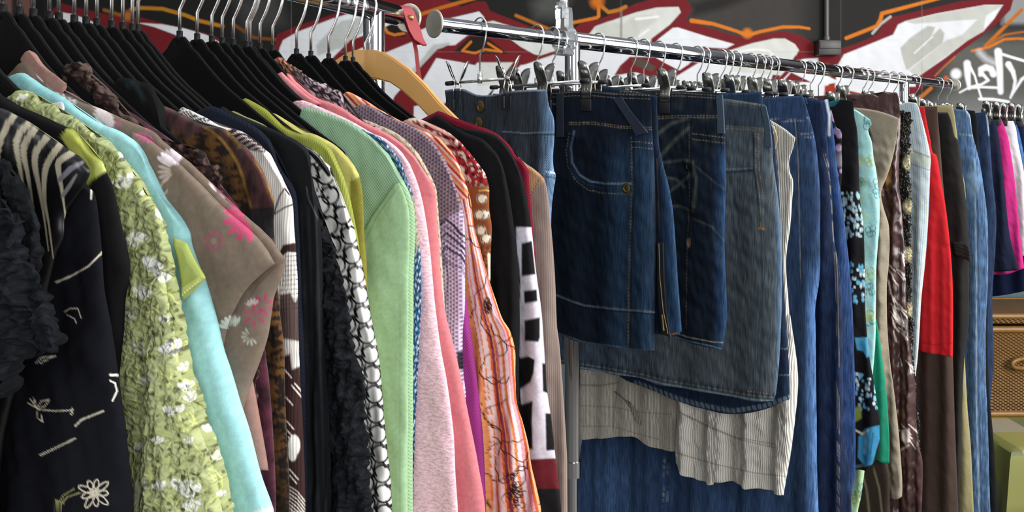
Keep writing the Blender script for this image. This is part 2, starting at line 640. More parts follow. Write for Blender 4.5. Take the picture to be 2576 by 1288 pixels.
def cloth_mesh(name, rail, t0, top, right, bottom, left, mat, T=0.008, ns=70, nt=90, off=0.0, folds=(), paint=None,
               base='#808080', ruff=0.0, seed=1, rr=1.6, sag=0.0, top_t=0.35, wrinkle=0.0015, edge_ruff=0.0, nb=14, tcap=0.006, mirror=False, tvis=1.0, pin=False):
    """closed cloth volume from four boundary curves given in (v, h); off moves it along the rail, to the near side when negative"""
    a = np.linspace(0, 1, ns + 1)
    s = 0.45 * a + 0.55 * (0.5 - 0.5 * np.cos(math.pi * a))
    s = 1 - (1 - s) ** 1.25
    if mirror:                                            # most columns on the side that hangs towards the aisle
        s = np.interp(s, [0, .2, 1], [0, .5, 1])
    b = np.linspace(0, 1, nt + 1)
    tt = 0.7 * b + 0.3 * (0.5 - 0.5 * np.cos(math.pi * b))
    if tvis < .95:
        tt = np.interp(tt, [0, .9, 1], [0, min(tvis + .02, .97), 1])

    def grid(sv):
        To, Bo = sample(top, sv), sample(bottom, sv)
        Le, Ri = sample(left, tt), sample(right, tt)
        S, Tm = sv[None, :, None], tt[:, None, None]
        P = (1 - Tm) * To[None] + Tm * Bo[None] + (1 - S) * Le[:, None] + S * Ri[:, None]
        c0, c1, c2, c3 = (np.array(q, float) for q in (top[0], top[-1], bottom[0], bottom[-1]))
        P = P - ((1 - S) * (1 - Tm) * c0 + S * (1 - Tm) * c1 + (1 - S) * Tm * c2 + S * Tm * c3)
        return P                                            # (nt+1, n, 2)
    sb = np.linspace(0, 1, nb + 2)[1:-1][::-1]
    sall = np.concatenate([s, sb])
    side = np.concatenate([np.ones(ns + 1), -np.ones(nb)])
    P = grid(sall)
    V, H = P[..., 0].copy(), P[..., 1].copy()
    # distances to the rims, in metres
    Pf = grid(np.array([0.0, 1.0]))
    W = np.linalg.norm(Pf[:, 1] - Pf[:, 0], axis=1)[:, None] + 1e-4
    e = np.minimum(sall[None, :], 1 - sall[None, :]) * W
    Lh = np.linalg.norm(sample(bottom, sall) - sample(top, sall), axis=1)[None, :] + 1e-4
    et = tt[:, None] * Lh
    eb = (1 - tt[:, None]) * Lh
    Tl = np.maximum(T * (top_t + (1 - top_t) * np.clip(et / 0.10, 0, 1) ** 0.7), min(T, 0.0042))

    def dome(x, r):
        q = np.clip(x / r, 0, 1)
        return np.sqrt(np.clip(1 - (1 - q) ** 2, 0, 1))
    if pin:                                               # gripped flat by clips along the waist
        Tl = np.maximum(T * (top_t + (1 - top_t) * np.clip(et / 0.16, 0, 1) ** 1.3), min(T, 0.0035))
    D = Tl * dome(e, rr * T) * dome(et, tcap) * dome(eb, 0.004)
    F = np.zeros_like(V)
    for (amp, lam, ph, drift, t_on) in folds:
        g = np.clip((tt[:, None] - t_on) / 0.25, 0, 1)
        F += amp * g * np.sin(2 * math.pi * (V / lam + drift * tt[:, None]) + ph)
    F += wrinkle * nz(V, H, 14.0, seed, 3)
    F *= dome(e, 0.02) * 0.85 + 0.15
    if pin:
        F *= np.clip((et - 0.02) / 0.07, 0, 1)
    if ruff:
        F += ruff * nz(V, H, 55.0, seed + 5, 3) * dome(e, 0.008)
    if edge_ruff:
        w = np.clip(1 - e / 0.02, 0, 1)
        V += edge_ruff * w * nz(H, V, 60.0, seed + 9, 2)
        H += edge_ruff * np.clip(1 - np.minimum(et, eb) / 0.02, 0, 1) * nz(V, H, 60.0, seed + 11, 2)
    depth = off + F - side[None, :] * D + sag * tt[:, None]
    u, vv = rail.u, rail.v
    X = V * vv[0] + depth * u[0]
    Y = V * vv[1] + depth * u[1]
    m = ns + 1 + nb
    o = rail.at(t0)
    co = np.stack([X, Y, H], -1).reshape(-1, 3)
    px = (CX + FPX * (co[:, 0] + o[0]) / (co[:, 1] + o[1]))
    py = HY - FPX * co[:, 2] / (co[:, 1] + o[1])
    i = np.arange(nt)[:, None] * m
    j = np.arange(m)[None, :]
    j2 = (j + 1) % m
    faces = np.stack([i + j, i + m + j, i + m + j2, i + j2], -1).reshape(-1, 4)
    me = mesh_np(name, co, faces, mat)
    p = Paint(px, py, base)
    p.v, p.h = V.reshape(-1), H.reshape(-1)
    if paint:
        paint(p)
    set_attrs(me, np.clip(p.c, 0, 1), np.stack([V, H, np.zeros_like(V)], -1).reshape(-1, 3))
    fr_ = np.tile(side > 0, nt + 1)
    FRONT[me.name] = (px[fr_], py[fr_], co[fr_])
    return me


def pxs(rail, t, pts):
    return [rail.pv(t, x, y) for x, y in pts]


def garment(name, rail, hook, top, side, label, cat, fabk='plain', base='#808080', T=0.008, hem=None, group=None, bottom=None, leftside=None,
            lefttop=None, length=-0.62, dip=0.05, t=None, **kw):
    """a garment on the hanger whose hook stands at column `hook`; top and side are its rim, neck -> shoulder -> hem"""
    t0 = t if t is not None else rail.t_of(hook)
    tp = pxs(rail, t0, top)
    sd = pxs(rail, t0, side)
    if side[-1][1] >= 1270:
        sd = sd + [(sd[-1][0] + 0.004, min(length, sd[-1][1] - 0.05))]
    if lefttop is None:
        m = min(0.0, tp[0][0] - 0.05)
        mid = [] if tp[0][0] - m < 0.02 else [(m, min(tp[0][1] - dip, tp[0][1]))]
        ltop = [(2 * m - a, b) for a, b in tp[::-1]]
        full_top = ltop + mid + tp
        full_left = [(2 * m - a, b) for a, b in [tp[-1]] + sd]
    else:
        full_top = pxs(rail, t0, lefttop) + tp
        full_left = [full_top[0]] + pxs(rail, t0, leftside)
    full_right = [tp[-1]] + sd
    bot = [full_left[-1]] + (pxs(rail, t0, bottom) if bottom else [((full_left[-1][0] + full_right[-1][0]) / 2, (full_left[-1][1] + full_right[-1][1]) / 2)]) + [full_right[-1]]
    dd = np.concatenate([[0], np.cumsum(np.linalg.norm(np.diff(np.array(full_right), axis=0), axis=1))])
    kw.setdefault('mirror', lefttop is None)
    kw.setdefault('tvis', dd[-2] / dd[-1] if side[-1][1] >= 1270 else 1.0)
    me = cloth_mesh(name, rail, t0, full_top, full_right, bot, full_left, fab(fabk), T=T, base=base, **kw)
    o = rail.at(t0)
    ob = link(name, me, None, (o[0], o[1], EYE))
    tag(ob, label, cat, group)
    ob_t[ob.name] = t0
    return ob


ob_t = {}


def panel(name, rail, parent, top, right, bottom, left, fabk, base, off=-0.008, T=0.006, label=None, **kw):
    """a part of a garment from four rims traced on its hanger plane"""
    t0 = ob_t[parent.name]
    me = cloth_mesh(name, rail, t0, pxs(rail, t0, top), pxs(rail, t0, right), pxs(rail, t0, bottom), pxs(rail, t0, left), fab(fabk), T=T, off=off, base=base, **kw)
    ob = link(name, me, parent)
    if label:
        ob['label'] = label
    return ob


def on_plane(rail, parent, x, y, off):
    """local point of a garment's part: on the hanger plane, shifted along the rail"""
    t0 = ob_t[parent.name]
    v, h = rail.pv(t0, x, y)
    return Vector((v * rail.v[0] + off * rail.u[0], v * rail.v[1] + off * rail.u[1], h))
# ------------------------------------------------------------------ back wall with the sprayed mural
WALL_Y = 3.72


def wall_xz(x, y):
    return (x - CX) / FPX * WALL_Y, EYE + (HY - y) / FPX * WALL_Y


def paint_mural(p):
    x, y = p.x, p.y
    W, LG, R, O, K = '#dcdee2', '#b4b9b6', '#6f1a20', '#cf7420', '#191817'
    W2 = '#cfd1cb'
    # sprayed ground: near black in the left and middle, warm grey to the right
    p.mixin(np.clip((x - 1690) / 60, 0, 1) * np.clip((2075 - x) / 90, 0, 1), '#3d3a37')
    p.fill([(1740, 10), (1800, -10), (1900, -10), (1820, 22), (1745, 40)], '#242221', 20)
    p.mixin(np.clip((x - 2040) / 40, 0, 1), '#262524')
    p.mixin(np.clip((x - 2340) / 60, 0, 1) * np.clip((y - 60) / 60, 0, 1), '#5a5a56')
    p.fill([(2520, 60), (2620, 60), (2620, -60), (2545, -60)], '#8e9090', 14)
    p.mixin(np.clip((y - 230) / 60, 0, 1) * np.clip((x - 2300) / 60, 0, 1), '#777a78')
    p.mixin(np.clip((y - 560) / 150, 0, 1), '#66757b')
    p.fill([(1340, 10), (1380, -30), (1430, 0), (1400, 45), (1350, 40)], '#4a4c4a', 40)
    p.fill([(590, 0), (700, -20), (720, 60), (620, 90)], '#3b3c3a', 40)
    # far left
    p.fill([(-60, -60), (78, -60), (78, 70), (-60, 70)], '#6d4f46', 4)
    p.fill([(30, -60), (44, -60), (44, 70), (30, 70)], '#2c2524', 6)
    p.fill([(78, -60), (110, -60), (110, 70), (78, 70)], '#141414', 8)
    p.fill([(110, 60), (130, 25), (155, 8), (194, 19), (272, 37), (359, 45), (446, 68), (520, 84), (560, 100), (560, 190), (100, 190)], R, 4)
    p.fill([(118, 62), (134, 40), (155, 31), (184, 36), (213, 46), (250, 62), (300, 88), (300, 160), (110, 160)], W, 3)
    p.fill([(250, 66), (300, 62), (357, 58), (440, 86), (430, 112), (300, 130)], R, 3)
    p.fill([(345, 57), (408, 61), (466, 72), (520, 88), (560, 110), (560, 135), (520, 125), (437, 86), (388, 68)], W, 3)
    p.stroke([(262, 25), (303, 38), (322, 40)], 8, '#8a5a1e', 5)
    p.blob(322, 40, 12, '#b3641d', 12)
    p.stroke([(330, 24), (355, 20), (408, 22), (466, 38), (500, 52), (560, 66)], 9, '#b3791f', 4)
    p.stroke([(585, 60), (640, 95), (700, 100)], 7, '#7a4a1c', 6)
    # first big white letter
    p.fill([(690, 120), (698, 86), (745, 66), (836, 37), (869, 24), (900, 5), (960, -20), (1080, -20), (1190, 30), (1200, 330), (700, 330), (690, 150)], R, 4)
    p.fill([(704, 120), (712, 101), (749, 80), (836, 47), (869, 37), (920, 24), (985, 20), (1030, 60), (1010, 110), (960, 140), (700, 330), (690, 180)], W, 3)
    p.fill([(795, 115), (835, 70), (860, 52), (930, 40), (950, 60), (900, 90), (860, 120), (800, 140)], LG, 6)
    p.fill([(880, 110), (900, 92), (960, 80), (1060, 68), (1120, 60), (1215, 28), (1220, 45), (1130, 110), (1060, 160), (1000, 220), (960, 330), (830, 330), (840, 160)], W, 3)
    p.fill([(826, 160), (840, 142), (881, 101), (918, 88), (968, 68), (1030, 60), (1058, 70), (1050, 100), (966, 134), (912, 120), (880, 135), (850, 165)], R, 3)
    p.fill([(968, 68), (985, 60), (1018, 72), (1020, 92), (990, 94), (972, 86)], '#1b1512', 3)
    p.stroke([(968, 70), (975, 82), (992, 88), (1016, 84)], 7, O, 3)
    # white body between and its grey streaks
    p.fill([(966, 136), (1050, 102), (1085, 70), (1112, 45), (1160, 36), (1205, 29), (1218, 43), (1190, 75), (1145, 112), (1100, 124), (1060, 166), (1010, 222), (985, 250), (960, 240), (940, 180)], W, 3)
    p.fill([(1060, 150), (1090, 112), (1150, 104), (1130, 118), (1098, 134), (1050, 190), (1010, 212), (1022, 190)], LG, 6)
    p.fill([(985, 270), (1012, 217), (1100, 124), (1145, 111), (1200, 140), (1200, 162), (1158, 152), (1098, 146), (1042, 239), (1030, 300), (990, 310)], R, 3)
    p.fill([(1042, 239), (1098, 146), (1160, 156), (1195, 163), (1201, 157), (1290, 156), (1255, 206), (1210, 260), (1130, 330), (1040, 330)], W, 3)
    p.fill([(1040, 244), (1080, 241), (1094, 246), (1090, 256), (1040, 268)], R, 3)
    p.fill([(1100, 275), (1130, 250), (1130, 330), (1090, 330)], R, 3)
    # upper red and orange sweep
    p.fill([(1040, 70), (1112, 34), (1197, 4), (1222, 4), (1234, 28), (1275, 44), (1333, 67), (1391, 78), (1442, 76), (1461, 58), (1504, 49), (1547, 34), (1600, 9), (1660, -8), (1728, -2), (1742, 25), (1728, 43), (1724, 56), (1690, 100), (1500, 135), (1400, 130), (1276, 66), (1240, 80), (1205, 29), (1115, 50), (1060, 75)], R, 3)
    p.stroke([(1040, 42), (1108, 20), (1200, -6)], 9, '#b8651c', 3)
    p.fill([(1141, 47), (1205, 29), (1218, 43), (1200, 72), (1160, 120), (1130, 120)], W, 3)
    p.fill([(1222, 56), (1240, 52), (1269, 61), (1330, 78), (1400, 92), (1480, 88), (1498, 66), (1547, 49), (1600, 31), (1652, 19), (1707, 17), (1713, 31), (1685, 62), (1639, 97), (1620, 215), (1310, 215), (1200, 215), (1215, 110)], W2, 3)
    p.fill([(1496, 70), (1530, 56), (1570, 60), (1590, 44), (1640, 36), (1655, 50), (1610, 80), (1590, 110), (1520, 110)], '#c2c3bb', 8)
    p.stroke([(1600, 48), (1655, 42)], 6, '#e8e9e6', 4)
    p.stroke([(1608, 92), (1632, 74)], 4, '#e8e9e6', 3)
    p.stroke([(1563, 20), (1562, 110), (1562, 215)], 5, '#77746a', 5, 0.8)
    # the eye
    p.fill([(1094, 132), (1123, 115), (1145, 113), (1185, 82), (1222, 76), (1275, 92), (1310, 118), (1343, 136), (1358, 140), (1418, 121), (1420, 128), (1358, 149), (1323, 162), (1310, 164), (1267, 207), (1253, 207), (1291, 157), (1201, 157), (1195, 164), (1158, 156), (1100, 145)], R, 3)
    p.fill([(1141, 131), (1183, 92), (1220, 90), (1277, 135), (1236, 134), (1193, 137)], '#211a15', 4)
    p.stroke([(1185, 105), (1163, 128), (1195, 134), (1220, 124), (1261, 130), (1228, 109)], 6, O, 2)
    # dark middle with orange rays
    p.stroke([(1298, 39), (1380, 73)], 8, '#a8641d', 4)
    p.stroke([(1440, 74), (1436, 58), (1500, 45), (1506, 41), (1506, 19), (1498, -10)], 8, O, 3)
    p.stroke([(1512, 15), (1531, 31), (1558, 25), (1574, 17)], 9, '#b8701e', 4)
    p.blob(1502, 4, 16, '#c06a1c', 16)
    # lower white, red corner
    p.fill([(1310, 166), (1360, 152), (1430, 128), (1600, 120), (2070, 150), (2110, 330), (1190, 330), (1250, 212)], W, 3)
    p.fill([(1560, 165), (1584, 143), (1649, 144), (1678, 161), (1709, 177), (1740, 155), (1759, 157), (1697, 195), (1655, 200), (1600, 182), (1545, 190)], R, 3)
    p.fill([(1590, 152), (1612, 146), (1650, 168), (1640, 180), (1600, 166)], '#4e453c', 5)
    p.fill([(1649, 145), (1735, 160), (1709, 176), (1678, 160)], W, 2)
    # third letter
    p.fill([(1690, 100), (1724, 52), (1765, 64), (1843, 89), (1872, 95), (1911, 87), (1969, 78), (2008, 87), (2039, 103), (2055, 120), (2066, 153), (2070, 210), (1940, 200), (1955, 150), (1700, 130)], R, 3)
    p.fill([(1640, 118), (1658, 97), (1693, 70), (1705, 69), (1775, 91), (1847, 111), (1827, 122), (1760, 118), (1700, 130)], W, 3)
    p.fill([(1838, 126), (1891, 109), (1946, 97), (1975, 97), (2000, 111), (2010, 126), (2000, 144), (1969, 190), (1840, 180)], W2, 3)
    p.stroke([(1858, 130), (1900, 124), (1935, 128), (1945, 140)], 5, '#e8e8e4', 4)
    p.fill([(1955, 206), (1969, 180), (2000, 150), (2066, 145), (2150, 200), (2060, 216), (1990, 182), (1968, 208)], W, 3)
    p.fill([(1950, 206), (1976, 178), (2000, 140), (2020, 146), (1986, 182), (1962, 208)], R, 3)
    p.fill([(2058, 145), (2105, 130), (2112, 170), (2060, 178)], R, 4)
    p.fill([(2070, 160), (2105, 158), (2108, 176), (2075, 176)], '#8c5a44', 6, 0.5)
    p.fill([(2075, 216), (2180, 196), (2196, 216), (2150, 260), (2070, 270)], '#9a2f20', 4)
    p.stroke([(1740, 52), (1794, 60), (1852, 78), (1880, 89), (1911, 80), (1969, 68), (2010, 68), (2036, 72)], [11, 9, 8, 10, 8, 8, 7, 6], O, 3)
    p.blob(1880, 84, 12, O, 10)
    # right arrow shape
    p.fill([(2090, 150), (2107, 124), (2150, 112), (2206, 87), (2222, 62), (2244, 43), (2324, 25), (2418, 3), (2551, -8), (2542, 25), (2505, 62), (2467, 93), (2402, 140), (2346, 186), (2303, 225), (2200, 250), (2080, 190)], R, 3)
    p.stroke([(2195, 84), (2216, 60), (2240, 42)], 6, '#c9c9c6', 4, 0.8)
    p.fill([(2108, 163), (2123, 137), (2178, 115), (2247, 87), (2259, 62), (2278, 53), (2356, 34), (2480, 12), (2523, 12), (2501, 47), (2474, 78), (2433, 102), (2380, 144), (2306, 195), (2300, 240), (2290, 262), (2100, 220)], W, 3)
    p.fill([(2523, 13), (2480, 40), (2474, 78), (2433, 102), (2306, 195), (2287, 177), (2380, 102), (2420, 88), (2460, 48), (2300, 60), (2278, 54), (2356, 36), (2480, 13)], '#bebfb8', 4)
    p.fill([(2265, 121), (2290, 95), (2334, 65), (2352, 68), (2343, 93), (2303, 134), (2280, 176), (2269, 140)], '#b0b1aa', 4)
    p.fill([(2300, 136), (2343, 92), (2365, 71), (2376, 84), (2371, 109), (2330, 140), (2284, 176), (2276, 160)], '#b0b1aa', 4)
    p.stroke([(2300, 134), (2346, 92)], 3, '#e6e6e4', 2)
    p.fill([(2286, 218), (2304, 218), (2345, 188), (2360, 190), (2300, 236), (2286, 240)], R, 3)
    p.stroke([(2129, 96), (2205, 66), (2214, 52), (2219, 34), (2324, 6), (2372, -6)], [9, 9, 10, 10, 8, 6], O, 3)
    p.stroke([(2570, 25), (2525, 70), (2480, 115)], 9, '#b8681f', 3)
    p.stroke([(2600, 78), (2560, 82), (2526, 88), (2484, 114)], 5, '#a8611f', 3)
    p.stroke([(2600, 99), (2560, 97), (2526, 99), (2489, 118), (2445, 128)], 6, O, 3)
    p.stroke([(2402, 143), (2375, 168), (2352, 191)], 4, '#b3602c', 2)
    p.blob(2380, 197, 6.5, '#c05a26', 3)
    p.stroke([(2342, 222), (2322, 240), (2298, 254)], 9, '#b8681f', 3)
    # white tag
    T = '#e4e6e8'
    p.blob(2405, 186, 13, T, 8)
    p.stroke([(2433, 160), (2434, 190), (2438, 222)], [18, 15, 8], T, 5)
    p.stroke([(2434, 158), (2452, 190), (2462, 225), (2470, 250)], [10, 5, 5, 5], T, 3)
    p.stroke([(2466, 188), (2468, 175), (2480, 169), (2494, 174), (2499, 186)], [10, 15, 15, 15, 17], T, 5)
    p.stroke([(2470, 184), (2486, 202), (2470, 212), (2440, 219), (2414, 233)], [9, 7, 6, 5, 4], T, 3)
    p.stroke([(2511, 130), (2515, 180), (2517, 231)], [19, 16, 14], T, 5)
    p.stroke([(2514, 134), (2545, 144), (2600, 160)], 7, T, 3)
    p.stroke([(2464, 132), (2480, 148), (2500, 158)], 14, T, 14, 0.55)
    p.stroke([(2537, 162), (2548, 180), (2554, 203), (2550, 225), (2542, 246)], [16, 12, 8, 7, 5], T, 4)
    p.stroke([(2600, 178), (2570, 200), (2546, 238)], [9, 8, 5], T, 3)
    p.stroke([(2440, 221), (2470, 219), (2518, 221)], 6, T, 3)
    p.stroke([(2464, 249), (2500, 250), (2537, 256)], 7, T, 3)
    # block joints and scuffs in the paint
    for jx in (733, 1562, 2319, 2116):
        p.stroke([(jx, -40), (jx, 345)], 1.6, '#8d8d8a', 1.6, 0.28)
    p.stroke([(2523, 16), (2525, 62), (2620, 63)], 2.0, '#3a3a39', 1.5, 0.7)
    for jy in (130,):
        p.stroke([(700, jy), (2100, jy)], 2.0, '#9a9a98', 1.6, 0.2)
    g = nz(x, y, 1 / 260.0, 3, 4)
    p.c *= .74 * (1 + 0.07 * g + 0.03 * nz(x, y, 1 / 40.0, 8, 2))[:, None]


m_wall, nt, b = new_mat('painted_block_wall')
at = N(nt, 'ShaderNodeAttribute', attribute_name='Col')
nt.links.new(at.outputs['Color'], b.inputs['Base Color'])
b.inputs['Roughness'].default_value = 0.7
b.inputs['Specular IOR Level'].default_value = 0.12
tc = N(nt, 'ShaderNodeTexCoord')
mp = N(nt, 'ShaderNodeMapping')
mp.inputs['Rotation'].default_value = (math.pi / 2, 0, 0)
nt.links.new(tc.outputs['Object'], mp.inputs[0])
br = N(nt, 'ShaderNodeTexBrick')
br.inputs['Scale'].default_value = 1.0
br.inputs['Brick Width'].default_value = 0.8
br.inputs['Row Height'].default_value = 0.4
br.inputs['Mortar Size'].default_value = 0.004
nt.links.new(mp.outputs[0], br.inputs['Vector'])
nn = N(nt, 'ShaderNodeTexNoise')
nn.inputs['Scale'].default_value = 35
nn.inputs['Detail'].default_value = 5
nt.links.new(tc.outputs['Object'], nn.inputs['Vector'])
bn = N(nt, 'ShaderNodeBump')
bn.inputs['Distance'].default_value = 0.004
bn.inputs['Strength'].default_value = 0.5
nt.links.new(mathn(nt, 'ADD', mathn(nt, 'MULTIPLY', br.outputs['Fac'], -1.0), mathn(nt, 'MULTIPLY', nn.outputs['Fac'], 0.5)), bn.inputs['Height'])
nt.links.new(bn.outputs[0], b.inputs['Normal'])

gx = np.concatenate([np.linspace(-900, -120, 14), np.arange(-100, 2660, 2.4), np.linspace(2680, 3300, 12)])
gy = np.concatenate([np.linspace(-420, -60, 8), np.arange(-40, 348, 2.4), np.linspace(352, 1158, 60)])
GX, GY = np.meshgrid(gx, gy)
wx, wz = wall_xz(GX.ravel(), GY.ravel())
wz = np.clip(wz, 0.0, None)
front = np.stack([wx, np.full_like(wx, WALL_Y), wz], -1)
nyy, nxx = GX.shape
ii = np.arange(nyy - 1)[:, None] * nxx
jj = np.arange(nxx - 1)[None, :]
wf = np.stack([ii + jj, ii + nxx + jj, ii + nxx + jj + 1, ii + jj + 1], -1).reshape(-1, 4)
x0, x1, z1 = wx.min(), wx.max(), wz.max()
nv = len(front)
backv = np.array([(x0, WALL_Y + .15, 0), (x1, WALL_Y + .15, 0), (x1, WALL_Y + .15, z1), (x0, WALL_Y + .15, z1)])
me = mesh_np('wall_back', np.vstack([front, backv]), np.vstack([wf, [[nv, nv + 1, nv + 2, nv + 3]]]), m_wall, False)
pw = Paint(GX.ravel(), GY.ravel(), '#1b1b1a')
paint_mural(pw)
set_attrs(me, np.clip(np.vstack([pw.c, np.full((4, 3), .2)]), 0, 1), np.zeros((nv + 4, 3)))
tag(link('wall_back', me), kind='structure')

fl = MB()
fl.box((0, 1.0, -0.05), (9, 7.0, 0.1))
m_floor = simple('worn_concrete_floor', '#6e6a64', 0.6, noise_amt=0.4, noise_scale=3, bump=0.001)
tag(fl.build('floor', m_floor, smooth=False), kind='structure')

# conduit pipe with its switch box, on the wall
cxw, czw = wall_xz(2075, 112)
con = empty('conduit', (cxw, WALL_Y, czw))
tag(con, 'thin dark conduit pipe running down the painted wall into a black box', 'conduit')
k = WALL_Y / FPX
MB().tube([(0.0, -0.022, 0.02), (0.0, -0.022, 1.4)], 0.0125, 12).build('pipe', M_DARKMETAL, con)
MB().box((0.0, -0.032, -0.02), (0.108, 0.062, 0.072), bevel=0.004).build('junction_box', simple('dark_box_paint', '#171615', 0.5), con)
MB().box((0.0, -0.066, -0.008), (0.10, 0.006, 0.038), bevel=0.002).build('cover_plate', simple('dark_plate', '#2a2827', 0.45), con)
MB().tube([(0.0, -0.022, 0.012), (0.0, -0.022, 0.034)], 0.017, 12).build('pipe_nut', M_DARKMETAL, con)


# ------------------------------------------------------------------ the two clothes racks
def lathe(profile, seg=28):
    """profile of (radius, x): closed solid about the local x axis"""
    vs, fs = [], []
    for r, x in profile:
        for k in range(seg):
            a = 2 * math.pi * k / seg
            vs.append((x, r * math.cos(a), r * math.sin(a)))
    for i in range(len(profile) - 1):
        for k in range(seg):
            k2 = (k + 1) % seg
            fs.append((i * seg + k, i * seg + k2, (i + 1) * seg + k2, (i + 1) * seg + k))
    fs.append(tuple(range(seg)))
    fs.append(tuple(range((len(profile) - 1) * seg, len(profile) * seg)))
    return vs, fs


def rack(rail, t_big0, t_big1, ends, r_big, r_thin, posts, label, post_r):
    o = rail.at(0)
    root = empty('clothes_rack', (o[0], o[1], 0.0), math.atan2(rail.u[1], rail.u[0]))
    tag(root, label, 'clothes rack')
    z = EYE + RAIL_H
    MB().add(*lathe([(r_big * .93, t_big0), (r_big, t_big0 + .002), (r_big, t_big1 - .002), (r_big * .93, t_big1)], 40)).build('rail_tube', M_CHROME, root, (0, 0, z))
    for (t0, t1, disc) in ends:
        a, b2 = min(t0, t1), max(t0, t1)
        rod = MB().add(*lathe([(r_thin, a), (r_thin, b2)], 32)).build('extension_rod', M_CHROME, root, (0, 0, z))
        if disc:
            s = 1 if t1 > t0 else -1
            d = MB().add(*lathe([(.0215, t1 - s * .0015), (.0232, t1), (.0232, t1 + s * .0015), (.0215, t1 + s * .003)], 40)).build('end_cap', M_DISC, rod)
            d['label'] = 'round scuffed nickel end disc'
    for tp in posts:
        pst = MB().tube([(tp, 0, 0.9), (tp, 0, z - .004)], post_r, 28).build('post', M_CHROME, root)
        MB().tube([(tp, 0, 0.05), (tp, 0, 0.93)], post_r * .72, 24).build('lower_post', M_CHROME, pst)
        MB().tube([(tp, 0, 0.895), (tp, 0, 0.925)], post_r * 1.12, 24).build('collar', M_CHROME, pst)
        MB().tube([(tp, -.26, 0.05), (tp, .26, 0.05)], .0125, 16).build('foot_bar', M_CHROME, root)
        for yy in (-.25, .25):
            MB().tube([(tp, yy, 0.0), (tp, yy, .05)], [.024, .012], 16).build('caster', M_BLACKPLASTIC, root)
    return root


tL = LR.t_of
tR = RR.t_of
rackL = rack(LR, tL(-700), tL(996), [(tL(980), tL(1027), True)], 0.0155, 0.0115, [tL(-500), tL(941)],
             'chrome rack packed with tops, its rail ending in a scuffed disc at centre', 0.0155)
rackR = rack(RR, tR(1432), tR(2282), [(tR(1445), tR(1094), True), (tR(2270), tR(2400), True)], 0.0163, 0.0125, [tR(1440), tR(2274)],
             'long chrome rack on the right, its rail hung with denim and trousers', 0.0150)


# ------------------------------------------------------------------ hangers
def hook_pts(r, stem, gape=0.6):
    """hook over a rail whose axis is the origin: from the far tip over the rail, down the near side, back to the stem at -stem"""
    pts = []
    for a in np.linspace(math.radians(208), math.radians(-28), 22):
        pts.append((r * math.cos(a), 0, r * math.sin(a)))
    x0, z0 = pts[-1][0], pts[-1][2]
    for q in np.linspace(0, 1, 8)[1:]:
        pts.append((x0 * (1 - q) ** 1.0 + 0.0 * q + 0.003 * math.sin(q * math.pi), 0, z0 + (-(stem * gape) - z0) * q ** 0.9))
    pts.append((0, 0, -stem))
    return pts


hang_frame = MB()
upper = [(0, 0), (.006, -.0004), (.0105, -.005), (.015, -.011), (.0225, -.0165), (.035, -.029), (.05, -.043), (.065, -.055), (.08, -.065), (.105, -.082), (.13, -.098), (.152, -.111), (.162, -.118), (.165, -.123)]
lower = [(.163, -.131), (.152, -.128), (.13, -.117), (.105, -.104), (.08, -.093), (.05, -.082), (.02, -.075), (0, -.073)]
half = upper + lower
outline = half + [(-a, b2) for a, b2 in half[::-1] if a > 0]
hang_frame.slab(outline, -.0019, .0019)
hang_frame.slab([(-.158, -.128), (.158, -.128), (.160, -.136), (.150, -.139), (-.150, -.139), (-.160, -.136)], -.0018, .0018)
me_hang = hang_frame.mesh('hanger_frame', M_BLACKVELVET, False)
rimpts = [(a, 0, b2) for a, b2 in [(-x, z) for x, z in upper[::-1]] + upper[1:]]
me_rim = MB().tube(rimpts, .0025, 8).mesh('rim', M_BLACKVELVET)
me_hookL = MB().tube(hook_pts(.0195, .085, .62), .0018, 10).mesh('hook', M_WIRE)
me_neck = MB().tube([(0, 0, 0.008), (0, 0, -.004)], .0032, 12).mesh('neck_sleeve', M_BLACKPLASTIC)
NECK = 0.099                                     # hanger neck above the eye


def velvet_hanger(t, label, yaw=0.0):
    o = LR.at(t)
    r = empty('velvet_hanger', (o[0], o[1], EYE + NECK), LR.ang + yaw)
    tag(r, label, 'clothes hanger', 'black velvet hangers on the left rack')
    f = link('frame', me_hang, r)
    link('rim', me_rim, f)
    h = link('hook', me_hookL, r, (0, 0, RAIL_H - NECK + .001))
    link('neck_sleeve', me_neck, r)
    return r


# clip hangers of the right rack
me_hookR = MB().tube(hook_pts(.0188, .088, .52), .00145, 10).mesh('hook', M_WIRE)
me_bar = MB().tube([(-.15, 0, 0), (.15, 0, 0)], .0024, 10).mesh('bar', M_WIRE)
me_tip = MB().tube([(-.009, 0, 0), (.009, 0, 0)], .0042, 10).mesh('bar_tip', M_RUBBER)
me_ferrule = MB().tube([(0, 0, .012), (0, 0, -.004)], .0042, 10).mesh('ferrule', M_WIRE)


